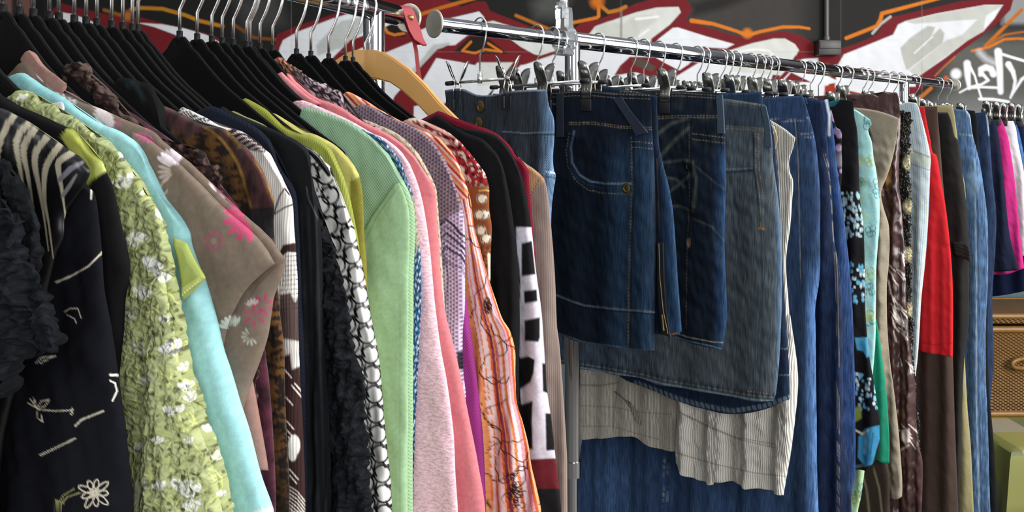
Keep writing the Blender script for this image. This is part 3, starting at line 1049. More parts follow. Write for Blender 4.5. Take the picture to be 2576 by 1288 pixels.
def leaf(sgn):
    """one half of the clip: rounded lever above, jaw below"""
    m = MB()
    prof = [(.030, .0145), (.022, .0125), (.010, .0075), (.0, .0040), (-.014, .0068), (-.030, .0060)]   # z, distance from the bar
    nw = 9
    vs, fs = [], []
    for zi, (z, d) in enumerate(prof):
        for q in range(nw):
            a = (q / (nw - 1)) * 2 - 1
            w = .0128 if z > -.02 else .0112
            zz = z + (.009 * math.sqrt(max(0, 1 - a * a)) if zi == 0 else 0)
            dd = d + (.003 * (1 - a * a) if zi < 3 else 0) + (.004 * math.sqrt(max(0, 1 - a * a)) if zi == 0 else 0)
            vs.append((a * w, sgn * dd, zz))
    n = len(prof)
    off = len(vs)
    vs += [(x, y - sgn * .0013, z) for x, y, z in vs]
    for i in range(n - 1):
        for q in range(nw - 1):
            f = (i * nw + q, i * nw + q + 1, (i + 1) * nw + q + 1, (i + 1) * nw + q)
            fs += [f, tuple(off + k for k in f[::-1])]
    loop = [q for q in range(nw)] + [i * nw + nw - 1 for i in range(1, n)] + [(n - 1) * nw + q for q in range(nw - 2, -1, -1)] + [i * nw for i in range(n - 2, 0, -1)]
    for a, b2 in zip(loop, loop[1:] + loop[:1]):
        fs.append((a, b2, off + b2, off + a))
    m.add(vs, fs)
    return m


lf = leaf(1)
tmp = leaf(-1)
tmp_me = tmp.mesh('tmp', M_CLIP)
lf.bm.from_mesh(tmp_me)
lf.tube([(-.0132, 0, 0), (.0132, 0, 0)], .0036, 10)
for sx in (-.004, .004):
    lf.box((sx, -.0062, -.012), (.0012, .0012, .016))
me_clip = lf.mesh('clip', M_CLIP)
pd = MB()
pd.box((0, -.0056, -.040), (.0255, .0040, .022), bevel=.0012)
pd.box((0, .0056, -.040), (.0255, .0040, .022), bevel=.0012)
me_pad = pd.mesh('rubber_pad', M_RUBBER)
BAR_H = 0.092                                    # bar of a clip hanger above the eye


def clip_hanger(px, label, clips=(-.075, .075), dz=0.0, turn=0.0, half=None, yaw=0.0):
    o = RR.at(tR(px - 15))
    r = empty('clip_hanger', (o[0], o[1], EYE + BAR_H + dz), RR.ang + yaw)
    tag(r, label, 'clip hanger', 'chrome clip hangers on the right rack')
    link('hook', me_hookR, r, (0, 0, RAIL_H - BAR_H - dz + .001))
    link('ferrule', me_ferrule, r)
    br_ = link('bar', me_bar, r)
    if half:
        br_.scale = (half / .15, 1, 1)
    for s in (-1, 1):
        link('bar_tip', me_tip, r, (s * (half or .15), 0, 0))
    for cxv in clips:
        cp = link('clip', me_clip, r, (cxv, 0, 0))
        cp.rotation_euler = (0, 0, turn)
        link('rubber_pad', me_pad, cp)
    return r
# ------------------------------------------------------------------ left rack: tops on velvet hangers, nearest first
GL = 'tops on the left rack'
rng = random.Random(7)


def fo(*a):
    """folds: (amplitude mm, wavelength mm, phase, drift, start)"""
    return [(x[0] / 1000.0, x[1] / 1000.0, x[2], x[3] if len(x) > 3 else 0.0, x[4] if len(x) > 4 else 0.15) for x in a]


def at_y(pts, y):
    p = sorted(pts, key=lambda q: q[1])
    return np.interp(y, [q[1] for q in p], [q[0] for q in p])


# --- black ruffled lace top
def p_blacklace(p):
    n = nz(p.x, p.y, 1 / 34.0, 4, 3)
    p.mixin(np.clip((n - 0.1) * 1.5, 0, 1) * .8, '#171b23')


L1s = [(84, 525), (106, 605), (128, 650), (152, 715), (178, 790), (186, 848)]
g1 = garment('lace_blouse', LR, None, [(-190, 330), (-90, 362), (0, 405), (36, 427), (66, 470)], [(84, 525), (102, 590), (104, 680), (70, 850), (10, 950), (-30, 1290)],
             'black lace top with a ruffled cap sleeve, nearest of all at the left edge', 'top', 'lace', '#08090c', T=.009, t=-0.700, group=GL, ruff=.003, paint=p_blacklace, edge_ruff=.003,
             folds=fo((4, 45, 0)), ns=90, nt=120)
panel('ruffled_sleeve', LR, g1, [(-60, 420), (0, 425), (66, 470)], [(84, 525), (106, 605), (128, 650), (152, 715), (178, 790), (186, 848)],
      [(-60, 1010), (0, 985), (38, 970), (91, 914), (144, 882), (186, 848)], [(-60, 420), (-60, 1010)], 'lace', '#0a0c11', off=-.013, T=.009, ruff=.006, edge_ruff=.006, paint=p_blacklace, ns=90, nt=110, folds=fo((5, 40, 1)))


# --- sheer striped blouse
def p_stripes(p):
    p.mixin(np.ones_like(p.x), '#0b0b0d')
    for k, (a, b2, c) in enumerate([((38, 286), (10, 330), (-6, 400)), ((70, 312), (42, 350), (48, 410)), ((88, 322), (60, 370), (70, 440)), ((120, 342), (88, 392), (100, 480)),
                                    ((152, 362), (116, 420), (112, 500)), ((182, 384), (150, 405), (146, 420))]):
        q = sample([a, b2, c, (c[0] + 10, c[1] + 60), (c[0] + 22, c[1] + 150)], np.linspace(0, 1, 22))
        p.stroke([tuple(e) for e in q], list(np.interp(np.linspace(0, 1, 22), [0, .2, .5, .75, 1], [17, 16, 9, 4, 1.5])), '#a39b85', 2.0)
    p.stroke([(150, 452), (178, 424), (208, 408)], [12, 14, 8], '#6e6a72', 3)
    p.stroke([(158, 492), (176, 466), (192, 440)], [10, 10, 5], '#6e6a68', 3)


g2 = garment('blouse', LR, None, [(-70, 262), (0, 272), (23, 280), (68, 305), (117, 340), (149, 360), (179, 380), (210, 400), (226, 424)],
             [(226, 438), (213, 466), (190, 500), (166, 540), (161, 598), (140, 650), (105, 800), (50, 950), (14, 1100), (0, 1290)],
             'sheer black blouse with cream stripes, its cuff looped beside the black lace', 'blouse', 'satin', '#0b0b0d', T=.0085, t=-0.672, group=GL, paint=p_stripes, ns=200, nt=260, folds=fo((2, 30, 0)))
g2t = [on_plane(LR, g2, x, y, -.02) for x, y in [(-10, 1040), (3, 1088), (9, 1160), (23, 1236), (49, 1290), (80, 1340)]]
me_t = MB().tube(g2t, .0022, 8).build('twisted_tie', simple('cream_and_black_cord', '#b9b2a6', 0.6, noise_amt=.95, noise_scale=110), g2)
me_t['label'] = 'cream and black twisted tie'


# --- navy blouse with embroidery
def p_navy(p):
    C = '#c9c0ac'
    p.mixin(np.clip(nz(p.x, p.y, 1 / 90., 3) * .3, 0, 1), '#10111a')
    p.stroke([(142, 710), (180, 694), (222, 670), (258, 634)], 3.6, C, 1.6)
    p.stroke([(189, 1072), (205, 1056), (235, 1044), (260, 1034)], 4, C, 1.6)
    p.stroke([(100, 1146), (150, 1122), (189, 1103)], 3.2, C, 1.6)
    p.stroke([(277, 958), (290, 964), (294, 985), (283, 1008)], 4, '#d8d4ca', 1.6)
    p.stroke([(278, 943), (296, 944)], 6, '#d8d4ca', 2)
    p.stroke([(90, 914), (104, 900), (141, 895), (122, 903), (100, 914)], 2.4, C, 1.4)
    p.stroke([(95, 1030), (140, 1034), (182, 1032)], 2.6, C, 1.4)
    p.stroke([(182, 1028), (180, 1042)], 4, C, 1.4)
    for a in (-2.6, -2.2, -1.9):
        p.stroke([(94, 1028), (94 + 30 * math.cos(a), 1028 + 30 * math.sin(a))], 2.2, C, 1.4)
    p.stroke([(94, 1026), (104, 1010), (124, 1006), (112, 1022), (96, 1028)], 2.4, C, 1.4)
    p.stroke([(95, 1036), (95, 1052), (107, 1062), (104, 1044)], 2.4, C, 1.4)
    p.stroke([(163, 784), (176, 776), (196, 776), (204, 800)], 2.4, C, 1.4)
    p.stroke([(168, 792), (186, 800), (192, 812)], 2.4, C, 1.4)
    # big flower
    cx, cy = 238, 1240
    for k in range(9):
        a = -math.pi / 2 + k * 2 * math.pi / 9 + .2
        r = 46 if k % 2 else 36
        q = []
        for s in np.linspace(0, 2 * math.pi, 12):
            rr_ = r * (.5 + .45 * math.cos(s))
            w = 7 * math.sin(s)
            q.append((cx + rr_ * math.cos(a) - w * math.sin(a), cy + rr_ * math.sin(a) + w * math.cos(a)))
        p.stroke(q, 3.0, C, 1.4)
    p.stroke([(200, 1240), (170, 1250), (150, 1272), (140, 1290)], 3.6, '#8d8a5c', 1.5)
    p.stroke([(106, 1260), (140, 1258), (160, 1266)], 3.2, '#8d8a5c', 1.5)
    p.stroke([(186, 1230), (160, 1246), (150, 1262)], 3.0, '#8d8a5c', 1.5)
    p.stroke([(230, 478), (229, 500)], 5, '#c9c6bc', 2)


g3 = garment('blouse', LR, None, [(40, 380), (110, 408), (180, 440), (222, 468)],
             [(240, 492), (250, 560), (258, 640), (262, 720), (276, 800), (292, 890), (305, 990), (316, 1070), (322, 1130), (329, 1200), (336, 1289)],
             'navy blouse embroidered with cream sprigs and flowers, beside the green lace cardigan', 'blouse', 'plain', '#0a0b12', T=.009, t=-0.660, group=GL, paint=p_navy, ns=230, nt=380,
             folds=fo((7, 62, .5, .4, .25), (3, 28, 2, -.5, .3)), wrinkle=.003)


# --- black top with lime mesh shoulder
def p_blime(p):
    p.fill([(149, 340), (160, 322), (186, 324), (205, 345), (232, 372), (262, 402), (272, 424), (233, 452), (219, 466), (212, 440), (180, 385)], '#9fa54e', 4)
    p.fill([(238, 410), (264, 400), (272, 428), (240, 446)], '#b9bf6c', 4)
    p.fill([(60, 255), (172, 315), (150, 352), (60, 320)], '#0c0c0e', 4)


g4 = garment('top', LR, None, [(-70, 215), (0, 238), (42, 264), (100, 288), (163, 318), (186, 329), (203, 350), (224, 378), (258, 406)],
             [(268, 432), (285, 472), (307, 569), (322, 630), (329, 668), (325, 700), (316, 755), (312, 840), (300, 960), (300, 1290)],
             'black top with a lime mesh shoulder band, between the navy blouse and green lace', 'top', 'plain', '#0c0c0e', T=.0085, t=-0.645, group=GL, paint=p_blime, ns=110, nt=140, folds=fo((4, 50, 1)))


# --- green lace cardigan
def p_lace(p):
    n = nz(p.x, p.y, 1 / 70., 11, 2)
    p.mixin(np.clip(n * .5 + .2, 0, 1) * .6, '#8e9452')
    rs = np.random.RandomState(5)
    W = '#d9dcd6'
    for (cx, cy, r) in [(318, 462, 30), (402, 545, 24), (345, 606, 26), (372, 668, 30), (358, 600, 18), (408, 700, 24), (350, 740, 26), (414, 806, 16), (330, 800, 22), (440, 880, 34), (468, 925, 18), (360, 960, 24),
                        (470, 975, 24), (486, 1000, 20), (418, 1035, 18), (455, 1030, 16), (400, 1110, 16), (478, 1110, 14), (520, 1080, 16), (545, 1150, 20), (455, 1225, 30), (488, 1240, 30), (405, 1225, 20), (490, 1275, 26),
                        (560, 1245, 14), (350, 1130, 22), (360, 1230, 24), (340, 880, 26), (305, 395, 14), (60, 248, 16), (365, 485, 10)]:
        wh = W if cx > 375 or cy < 780 else '#a9ab96'
        a0 = rs.uniform(-2.2, -1.0)
        for da in (-.62, .62, 0):
            p.petal(cx, cy + r * .55, a0 + da, r * .05, r * 1.45, r * .85, wh, 2.2, edge='#9aa05c')
            p.petal(cx, cy + r * .55, a0 + da, r * .35, r * 1.15, r * .16, '#b9bcae', 1.8)
    for k in range(150):
        x0, y0 = rs.uniform(280, 590), rs.uniform(380, 1290)
        a = rs.uniform(0, 6.28)
        q = [(x0, y0)]
        for s in range(4):
            a += rs.uniform(-.9, .9)
            q.append((q[-1][0] + 11 * math.cos(a), q[-1][1] + 11 * math.sin(a)))
        p.stroke(q, 3.0, '#c3c77a' if k % 3 else '#6d7240', 1.3, .9)
    # holes
    for k in range(90):
        p.blob(rs.uniform(300, 590), rs.uniform(720, 1290), rs.uniform(3, 6), '#45471f', 2, .8)
    # looped ties on the shoulder
    for (x0, y0) in [(58, 245), (88, 262), (112, 278), (138, 290), (182, 320), (226, 340), (282, 400), (296, 440)]:
        p.stroke([(x0 + 10, y0 - 12), (x0, y0 + 4), (x0 - 2, y0 + 22)], 3.4, '#d2d58e', 1.5)


L5s = [(420, 591), (434, 627), (444, 680), (451, 745), (465, 820), (481, 895), (496, 959), (519, 1035), (538, 1084), (560, 1160), (580, 1228), (592, 1289)]
g5 = garment('cardigan', LR, None, [(21, 251), (34, 232), (66, 229), (115, 254), (175, 293), (230, 330), (279, 366), (311, 395), (335, 437), (352, 462), (376, 496), (401, 526), (413, 556)], L5s,
             'lime green lace cardigan worked with white flowers, beside the aqua top', 'cardigan', 'lace', '#98a072', T=.0085, t=-0.628, group=GL, paint=p_lace, ruff=.0016, edge_ruff=.0016, ns=230, nt=380,
             folds=fo((6, 70, 2.6, 0, .3)))
panel('front_edge', LR, g5, [(388, 700), (432, 690)], L5s[2:], [(392, 1295), (500, 1300), (592, 1289)], [(388, 700), (408, 830), (401, 990), (394, 1180), (392, 1295)], 'lace', '#a6ad7c', off=-.0095, T=.006,
      paint=p_lace, ruff=.0016, edge_ruff=.0014, ns=110, nt=200)


def p_satin(p):
    p.mixin(np.ones_like(p.x), '#9aa856')
    p.stroke([(440, 742), (470, 724), (500, 704)], 12, '#b8c470', 2)
    for k in range(9):
        p.blob(446 + k * 6.4, 752 - k * 5.4, 2.4, '#e4e8b8', 1.5)


panel('cap_sleeve', LR, g5, [(418, 600), (449, 613)], [(449, 613), (471, 657), (499, 704)], [(443, 760), (470, 735), (499, 704)], [(418, 600), (434, 680), (443, 760)], 'satin', '#9aa856', off=.006, T=.003,
      label='lime satin cap sleeve with a beaded hem', paint=p_satin, ns=50, nt=60)


# --- aqua knit top
def p_aqua(p):
    p.mixin(np.clip((210 - p.x) / 30, 0, 1) * np.clip((300 - p.y) / 30, 0, 1) * .5, '#6fa7a6')
    p.stroke([(560, 1240), (620, 1236), (682, 1222)], 3, '#8fc4c0', 2)
    p.stroke([(440, 660), (470, 610), (486, 606)], 3, '#86bdbb', 2, .7)
    p.stroke([(640, 1290), (690, 1282)], 12, '#d9ded8', 3)


g6 = garment('knit_shirt', LR, None, [(14, 208), (30, 190), (56, 183), (80, 197), (112, 220), (157, 243), (196, 274), (258, 313), (290, 325), (328, 349), (358, 380), (375, 412), (394, 447)],
             [(423, 503), (453, 540), (478, 578), (486, 615), (500, 660), (522, 715), (547, 803), (564, 876), (583, 933), (606, 1012), (628, 1080), (659, 1198), (682, 1262), (689, 1289)],
             'aqua ribbed knit top with a small white label, in front of the flowered taupe blouse', 'top', 'plain', '#9bcfd2', T=.009, t=-0.607, group=GL, paint=p_aqua, folds=fo((3, 70, 1, 0, .3)), ns=120, nt=180)
panel('label', LR, g6, [(162, 262), (190, 257), (196, 262)], [(196, 262), (197, 278), (185, 292)], [(163, 284), (176, 290), (185, 292)], [(162, 262), (163, 284)], 'plain', '#d4d4dc', off=-.011, T=.0012, label='white label tape',
      ns=16, nt=14)


# --- taupe blouse with daisies
def p_taupe(p):
    PK, PKd, WH = '#b4496a', '#8d3d58', '#cbbdbb'
    p.mixin(np.clip(nz(p.x, p.y, 1 / 120., 2), 0, 1) * .25, '#6c5d50')
    p.flower(72, 208, 20, 6, '#a4607a', 3.4, 5.6, wid=8)
    for q, a in (((100, 196), .6), ((122, 214), .6), ((140, 228), .7), ((160, 240), 1.4), ((176, 246), 1.8), ((190, 250), 2.2)):
        p.petal(q[0], q[1], a, -8, 14, 11, '#cfc0c4', 1.8)
    p.flower(280, 278, 46, 9, WH, 1.35, 3.5, wid=12, r0=.15)
    p.petal(294, 310, .2, -10, 12, 12, '#b25a74', 2)
    p.flower(372, 328, 34, 5, '#a8607a', 1.0, 2.9, wid=12)
    p.blob(372, 318, 7, '#d4446e', 2)
    p.flower(440, 430, 58, 6, '#c9bfc4', 3.7, 5.2, wid=16, r0=.25)
    p.flower(440, 430, 44, 4, '#bca79f', 2.2, 3.6, wid=12, r0=.2)
    for q in ((407, 462), (420, 480), (404, 472)):
        p.petal(q[0], q[1], 2.2, -6, 14, 9, '#b9a198', 2)
    p.petal(534, 468, .9, -18, 14, 12, '#d6cbd0', 2)
    p.petal(556, 488, .8, -14, 16, 8, '#cbbcc0', 2)
    p.flower(622, 548, 62, 6, PK, 1.2, 4.2, wid=25, r0=.12)
    p.flower(538, 606, 28, 10, '#96566a', wid=11, r0=.3)
    p.blob(538, 606, 8, '#8a7a6a', 4)
    p.flower(585, 830, 38, 6, '#b7bdb4', 3.3, 5.4, wid=13)
    p.flower(640, 795, 30, 6, '#9c4560', 0, 6.2, wid=13)
    p.flower(664, 768, 30, 7, '#9c4560', 0, 6.2, wid=12)
    p.flower(636, 772, 22, 5, '#b5a9a2', 3.4, 5.6, wid=9)
    p.flower(630, 846, 24, 7, '#aaa79c', .6, 4.4, wid=8)
    p.stroke([(715, 655), (690, 674), (650, 715), (620, 760), (600, 800)], 1.8, '#51463c', 2, .7)


L7top = [(17, 199), (35, 175), (66, 154), (84, 160), (96, 184), (119, 206), (140, 224), (192, 251), (244, 270), (297, 293), (339, 311), (384, 332), (412, 356), (454, 390), (496, 426), (520, 450), (569, 500), (620, 545), (657, 578), (690, 614), (721, 655)]
g7 = garment('blouse', LR, None, L7top, [(709, 700), (691, 744), (684, 788), (676, 840), (657, 902), (634, 963), (618, 1012), (606, 1040), (560, 1060), (500, 1150), (490, 1290)],
             'taupe blouse with pink and white daisies and a wide short sleeve', 'blouse', 'plain', '#74665a', T=.008, t=-0.593, group=GL, paint=p_taupe, ns=230, nt=300, rr=1.2, folds=fo((3, 60, 0, 0, .4)))
panel('short_sleeve', LR, g7, [(360, 330), (412, 358), (454, 392), (496, 428), (569, 503), (620, 548), (657, 581), (690, 618), (718, 657)], [(718, 657), (679, 688), (642, 727), (620, 766), (604, 800), (592, 850), (578, 914)],
      [(380, 700), (470, 800), (540, 880), (578, 914)], [(360, 330), (370, 500), (380, 700)], 'plain', '#776a5d', off=-.0095, T=.005, paint=p_taupe, ns=170, nt=170, folds=fo((2, 80, 0, 0, .3)))

# --- mauve collared blouse
g8 = garment('blouse', LR, None, [(92, 190), (120, 205), (160, 225), (190, 240), (240, 275), (310, 330), (400, 400), (480, 470), (560, 560), (600, 660)],
             [(612, 800), (624, 900), (640, 974), (652, 1042), (667, 1126), (676, 1184)],
             'plain mauve blouse with a stiff stand collar, mostly behind the flowered taupe one', 'blouse', 'plain', '#8b6a62', T=.007, t=-0.584, group=GL, ns=80, nt=110)
panel('collar', LR, g8, [(82, 152), (104, 130), (118, 140)], [(118, 140), (136, 166), (166, 190), (196, 213)], [(110, 215), (150, 235), (180, 240), (196, 213)], [(82, 152), (95, 185), (110, 215)], 'plain', '#8e6c63', off=-.009, T=.0022, tcap=.002,
      ns=40, nt=40, paint=lambda p: p.stroke([(176, 242), (188, 226), (196, 211)], 4, '#b59a86', 2))


# --- dark brown frilled lace
def p_brownlace(p):
    n = nz(p.x, p.y, 1 / 26., 21, 3)
    p.mixin(np.clip((n - .05) * 2.2, 0, 1) * .85, '#5a4640')
    p.stroke([(200, 150), (227, 175), (245, 206), (276, 230), (300, 269), (325, 293), (346, 310)], 12, '#5b4a44', 6, .8)


g9 = garment('lace_blouse', LR, None, [(157, 172), (176, 160), (201, 151), (227, 176), (245, 206), (276, 231), (300, 268), (325, 293), (346, 308), (400, 345), (437, 361), (489, 371), (524, 402), (545, 436), (558, 467)],
             [(574, 495), (600, 560), (630, 700), (650, 900), (640, 1100), (630, 1290)],
             'dark brown frilled lace top, its ruffled neck behind the mauve collar', 'top', 'lace', '#1d1311', T=.0075, t=-0.562, group=GL, ruff=.004, edge_ruff=.003, paint=p_brownlace, ns=150, nt=150)
g9b = garment('velvet_blouse', LR, None, [(280, 262), (330, 282), (400, 330), (480, 390), (560, 470), (600, 520)], [(640, 640), (655, 780), (668, 887), (676, 951), (685, 1065), (691, 1179), (694, 1289)],
              'dark maroon velvet top showing as a strip beside the gold velvet', 'top', 'velvet', '#4a2230', T=.007, t=-0.542, group=GL, ns=70, nt=120, folds=fo((3, 30, 0)))


def p_strap(p):
    p.stroke([(322, 214), (335, 206), (352, 232), (360, 250)], 12, '#1c2a2c', 5)


g9c = garment('camisole', LR, None, [(296, 196), (318, 196), (350, 204), (380, 216), (392, 240), (404, 270), (414, 320)], [(440, 420), (470, 560), (500, 800), (520, 1290)],
              'black camisole with a thick looped strap, above the brown lace', 'camisole', 'plain', '#0c0c0d', T=.006, t=-0.527, group=GL, ns=60, nt=80, paint=p_strap)


# --- maroon and gold velvet
def p_gold(p):
    p.mixin(np.ones_like(p.x), '#5c3d1a')
    n = nz(p.x, p.y, 1 / 40., 31, 3)
    p.mixin(np.clip((n + .15) * 3, 0, 1), '#1a110b')
    p.mixin(np.clip((p.y - 1150) / 60, 0, 1) * .6, '#14100c')
    poly = [(340, 230), (364, 246), (386, 256), (417, 267), (452, 282), (497, 310), (552, 318), (572, 328), (600, 354), (628, 379), (660, 420), (684, 474), (693, 508), (688, 524), (628, 524), (618, 470), (606, 420), (592, 396), (575, 374), (552, 346), (520, 325), (470, 345), (420, 318), (350, 290)]
    p.fill(poly, '#4a2d2e', 3)
    p.stroke([(508, 318), (530, 328), (556, 350), (580, 380), (598, 410), (612, 450), (626, 500), (632, 524)], [4, 5, 7, 8, 8, 7, 6, 5], '#8a682c', 4)
    p.stroke([(572, 330), (588, 352), (600, 370)], 12, '#7a5a2a', 5)
    p.stroke([(640, 400), (664, 440), (680, 480), (690, 512)], 5, '#8a682c', 3)
    p.fill([(626, 524), (690, 522), (694, 600), (630, 600)], '#1e1b1e', 4)
    p.blob(382, 262, 9, '#170f0f', 3)


g10 = garment('velvet_shirt', LR, None, [(350, 262), (364, 247), (386, 257), (417, 268), (452, 284), (479, 299), (521, 316), (552, 320), (570, 329), (598, 355), (626, 379), (639, 397), (658, 424), (680, 474)],
              [(690, 508), (689, 560), (694, 640), (699, 720), (706, 800), (714, 868), (717, 989), (721, 1084), (727, 1198), (728, 1289)],
              'maroon mesh and mottled gold velvet shirt, beside the white and brown patterned knit', 'shirt', 'velvet', '#6b4a20', T=.0075, t=-0.515, group=GL, paint=p_gold, ns=150, nt=220)


# --- white and brown patterned knit
def p_zebra(p):
    B = '#33201f'
    W = '#d3d0ca'
    for k, (x, y) in enumerate([(458, 274), (464, 282), (472, 287), (480, 292), (488, 294), (497, 300), (508, 299), (515, 304)]):
        p.stroke([(x - 9, y + 6), (x, y), (x + 12, y - 2)], 3.6, '#1c1719', 1.5)
    p.fill([(572, 330), (586, 322), (640, 345), (672, 376), (664, 384), (628, 378), (600, 356)], B, 3)
    for (x, y) in [(598, 334), (610, 344), (622, 352), (634, 361), (646, 370), (655, 378)]:
        p.stroke([(x - 16, y + 6), (x, y - 2), (x + 12, y)], [2, 4, 2], '#cfc6c4', 1.5)
    p.stroke([(688, 540), (704, 492), (716, 474), (728, 490)], 4, B, 2)
    p.stroke([(688, 540), (716, 522), (738, 514)], 4, B, 2)
    p.fill([(700, 640), (712, 616), (744, 610), (748, 636), (724, 634), (706, 648)], B, 3)
    for k in range(12):
        p.stroke([(690, 648 + k * 12), (754, 642 + k * 12)], 1.7, B, 1.3, .85)
    for k in range(9):
        p.stroke([(704 + k * 7, 640), (706 + k * 7, 780), (710 + k * 6, 930)], 1.5, B, 1.3, .8)
    p.fill([(704, 742), (730, 736), (742, 760), (752, 740), (758, 860), (700, 850)], '#3c2624', 6, .95)
    p.fill([(700, 940), (756, 925), (770, 1040), (775, 1289), (715, 1289)], B, 8)
    p.fill([(700, 900), (730, 890), (735, 930), (756, 920), (756, 960), (700, 980)], B, 6)
    for (x, y, l) in [(716, 930, 28), (734, 970, 40), (742, 965, 38), (720, 1000, 26), (722, 1060, 28), (722, 1082, 30), (726, 1100, 34), (728, 1180, 36), (728, 1195, 30)]:
        p.stroke([(x, y), (x + l * .6, y + l * .7)], 3.6, '#cfc6c0', 1.6)
    p.blob(740, 1120, 15, '#dcd8d2', 3, ry=26)
    p.blob(736, 1140, 11, '#dcd8d2', 3, ry=20)
    for k in range(7):
        p.stroke([(726, 1222 + k * 9), (748, 1236 + k * 10), (768, 1262 + k * 10)], 3.0, '#c6beb4', 1.6)


g11 = garment('knit_shirt', LR, None, [(452, 283), (458, 270), (470, 273), (482, 279), (518, 296), (552, 315), (583, 324), (605, 330), (629, 345), (659, 369), (676, 390), (691, 416), (708, 442), (720, 467)],
              [(735, 503), (740, 569), (745, 635), (749, 715), (751, 838), (755, 951), (761, 1046), (765, 1141), (768, 1289)],
              'white knit top with dark brown brush strokes, between the gold velvet and black ribbing', 'top', 'finerib', '#d3d0ca', T=.008, t=-0.492, group=GL, paint=p_zebra, ns=170, nt=380)
g12a = garment('knit_shirt', LR, None, [(520, 268), (575, 285), (640, 318), (680, 360), (702, 414), (735, 463)], [(746, 490), (754, 600), (760, 760), (768, 950), (775, 1290)],
               'navy blue fuzzy knit top, a thin edge behind the brown and white knit', 'top', 'knit', '#121724', T=.006, t=-0.478, group=GL, ns=60, nt=90)


# --- black leather-look top with pleated sleeve
def p_blackrib(p):
    for k in range(9):
        xo = 752 + k * 9
        p.stroke([(xo - 4, 520), (xo + 4, 700), (xo + 10, 950), (xo + 22, 1289)], 3.5, '#20242a' if k % 2 else '#08080a', 4, .9)
    p.stroke([(600, 292), (680, 322), (745, 356), (778, 384)], 6, '#22242b', 4, .8)
    p.stroke([(772, 474), (776, 500), (790, 530), (800, 550)], 3, '#5a5a56', 2, .6)


g12b = garment('top', LR, None, [(560, 268), (575, 278), (668, 318), (721, 341), (752, 357), (778, 384), (782, 430)], [(793, 481), (804, 554), (810, 605), (812, 715), (816, 849), (820, 925), (829, 1065), (833, 1179), (836, 1289)],
               'black top with a smooth shoulder and finely pleated long sleeve', 'top', 'plain', '#0f1114', T=.007, t=-0.467, group=GL, paint=p_blackrib, ns=110, nt=160, folds=fo((2.5, 14, 0), (3, 45, 1)))
g16p = garment('top', LR, None, [(568, 286), (583, 275), (614, 291), (657, 309), (676, 321), (720, 350), (760, 420)], [(790, 560), (795, 800), (800, 1290)],
               'pale yellow top, only its shoulder edge showing above the black one', 'top', 'plain', '#b9b77a', T=.005, t=-0.398, group=GL, ns=50, nt=70)


# --- black fringe lace
def p_fringe(p):
    n = nz(p.x, p.y, 1 / 22., 41, 3)
    p.mixin(np.clip(n * 1.6, 0, 1) * .7, '#1c2029')


g13 = garment('lace_cardigan', LR, None, [(640, 320), (700, 350), (760, 420), (790, 520), (826, 576)], [(855, 660), (866, 715), (877, 788), (884, 849), (900, 910), (914, 963), (922, 1065), (928, 1179), (934, 1289)],
              'black cardigan edged with shaggy black lace, beside the circle print', 'cardigan', 'lace', '#0a0b0e', T=.0085, t=-0.456, group=GL, ruff=.004, edge_ruff=.003, paint=p_fringe, ns=120, nt=200, folds=fo((6, 55, .4)))


# --- white blouse with black rings
L14s = [(863, 510), (881, 547), (892, 576), (899, 613), (910, 660), (921, 715), (928, 762), (938, 820), (952, 895), (960, 970), (967, 1058), (975, 1133), (983, 1209), (987, 1289)]
L14top = [(740, 352), (789, 382), (817, 412), (834, 438), (844, 489)]


def p_circles(p):
    p.fill([(600, 250), (760, 250), (770, 356), (760, 372), (600, 420)], '#121214', 3)
    p.fill([(740, 340), (786, 374), (814, 404), (838, 440), (826, 446), (806, 420), (782, 392), (740, 372)], '#121214', 3)
    B = '#121214'
    edge = L14top[1:] + L14s
    ys = np.arange(392, 1310, 50.0)
    for j in range(4):
        for k, yc in enumerate(ys):
            y0 = yc + (25 if j % 2 else 0)
            x0 = float(at_y(edge, y0)) - (20 + j * 44) + (4 if y0 < 600 else 0)
            r = 21
            q = [(x0 + r * math.cos(a), y0 + r * 1.05 * math.sin(a)) for a in np.linspace(0, 2 * math.pi, 22)]
            p.stroke(q, 5.2, B, 1.6)
            p.stroke([(x0 - 16, y0 - 30), (x0 - 22, y0 - 12), (x0 - 14, y0 + 6)], [3, 7, 5], B, 1.8)
            p.stroke([(x0 + 6, y0 + 20), (x0 + 14, y0 + 32), (x0 + 22, y0 + 26)], [5, 8, 4], B, 1.8)
            p.blob(x0 + 18, y0 - 20, 4.5, B, 2)


g14 = garment('blouse', LR, None, [(738, 354), (752, 362), (789, 382), (817, 412), (834, 438), (844, 489)], L14s,
              'white satin blouse printed with black rings', 'blouse', 'satin', '#dad9d4', T=.008, t=-0.410, group=GL, paint=p_circles, ns=170, nt=400, folds=fo((3, 40, 0, 0, .1)), wrinkle=.003)


# --- lime mesh cardigan
def p_olive(p):
    p.stroke([(617, 256), (645, 266), (680, 290), (720, 318)], 10, '#7a7d22', 6, .6)


g15 = garment('mesh_cardigan', LR, None, [(604, 257), (612, 247), (622, 249), (645, 261), (670, 276), (722, 322), (768, 340), (796, 348), (823, 370), (844, 402), (865, 444)],
              [(881, 500), (893, 560), (903, 620), (909, 690), (912, 760), (920, 900), (930, 1290)],
              'olive lime ribbed mesh cardigan lying over a yellow satin one', 'cardigan', 'finerib', '#8a9142', T=.0075, t=-0.383, group=GL, paint=p_olive, ns=120, nt=160)


def p_yell(p):
    p.fill([(880, 446), (906, 440), (930, 560), (935, 760), (880, 740)], '#77732e', 4)
    p.stroke([(878, 452), (892, 448), (904, 441)], 3, '#cfca86', 2)


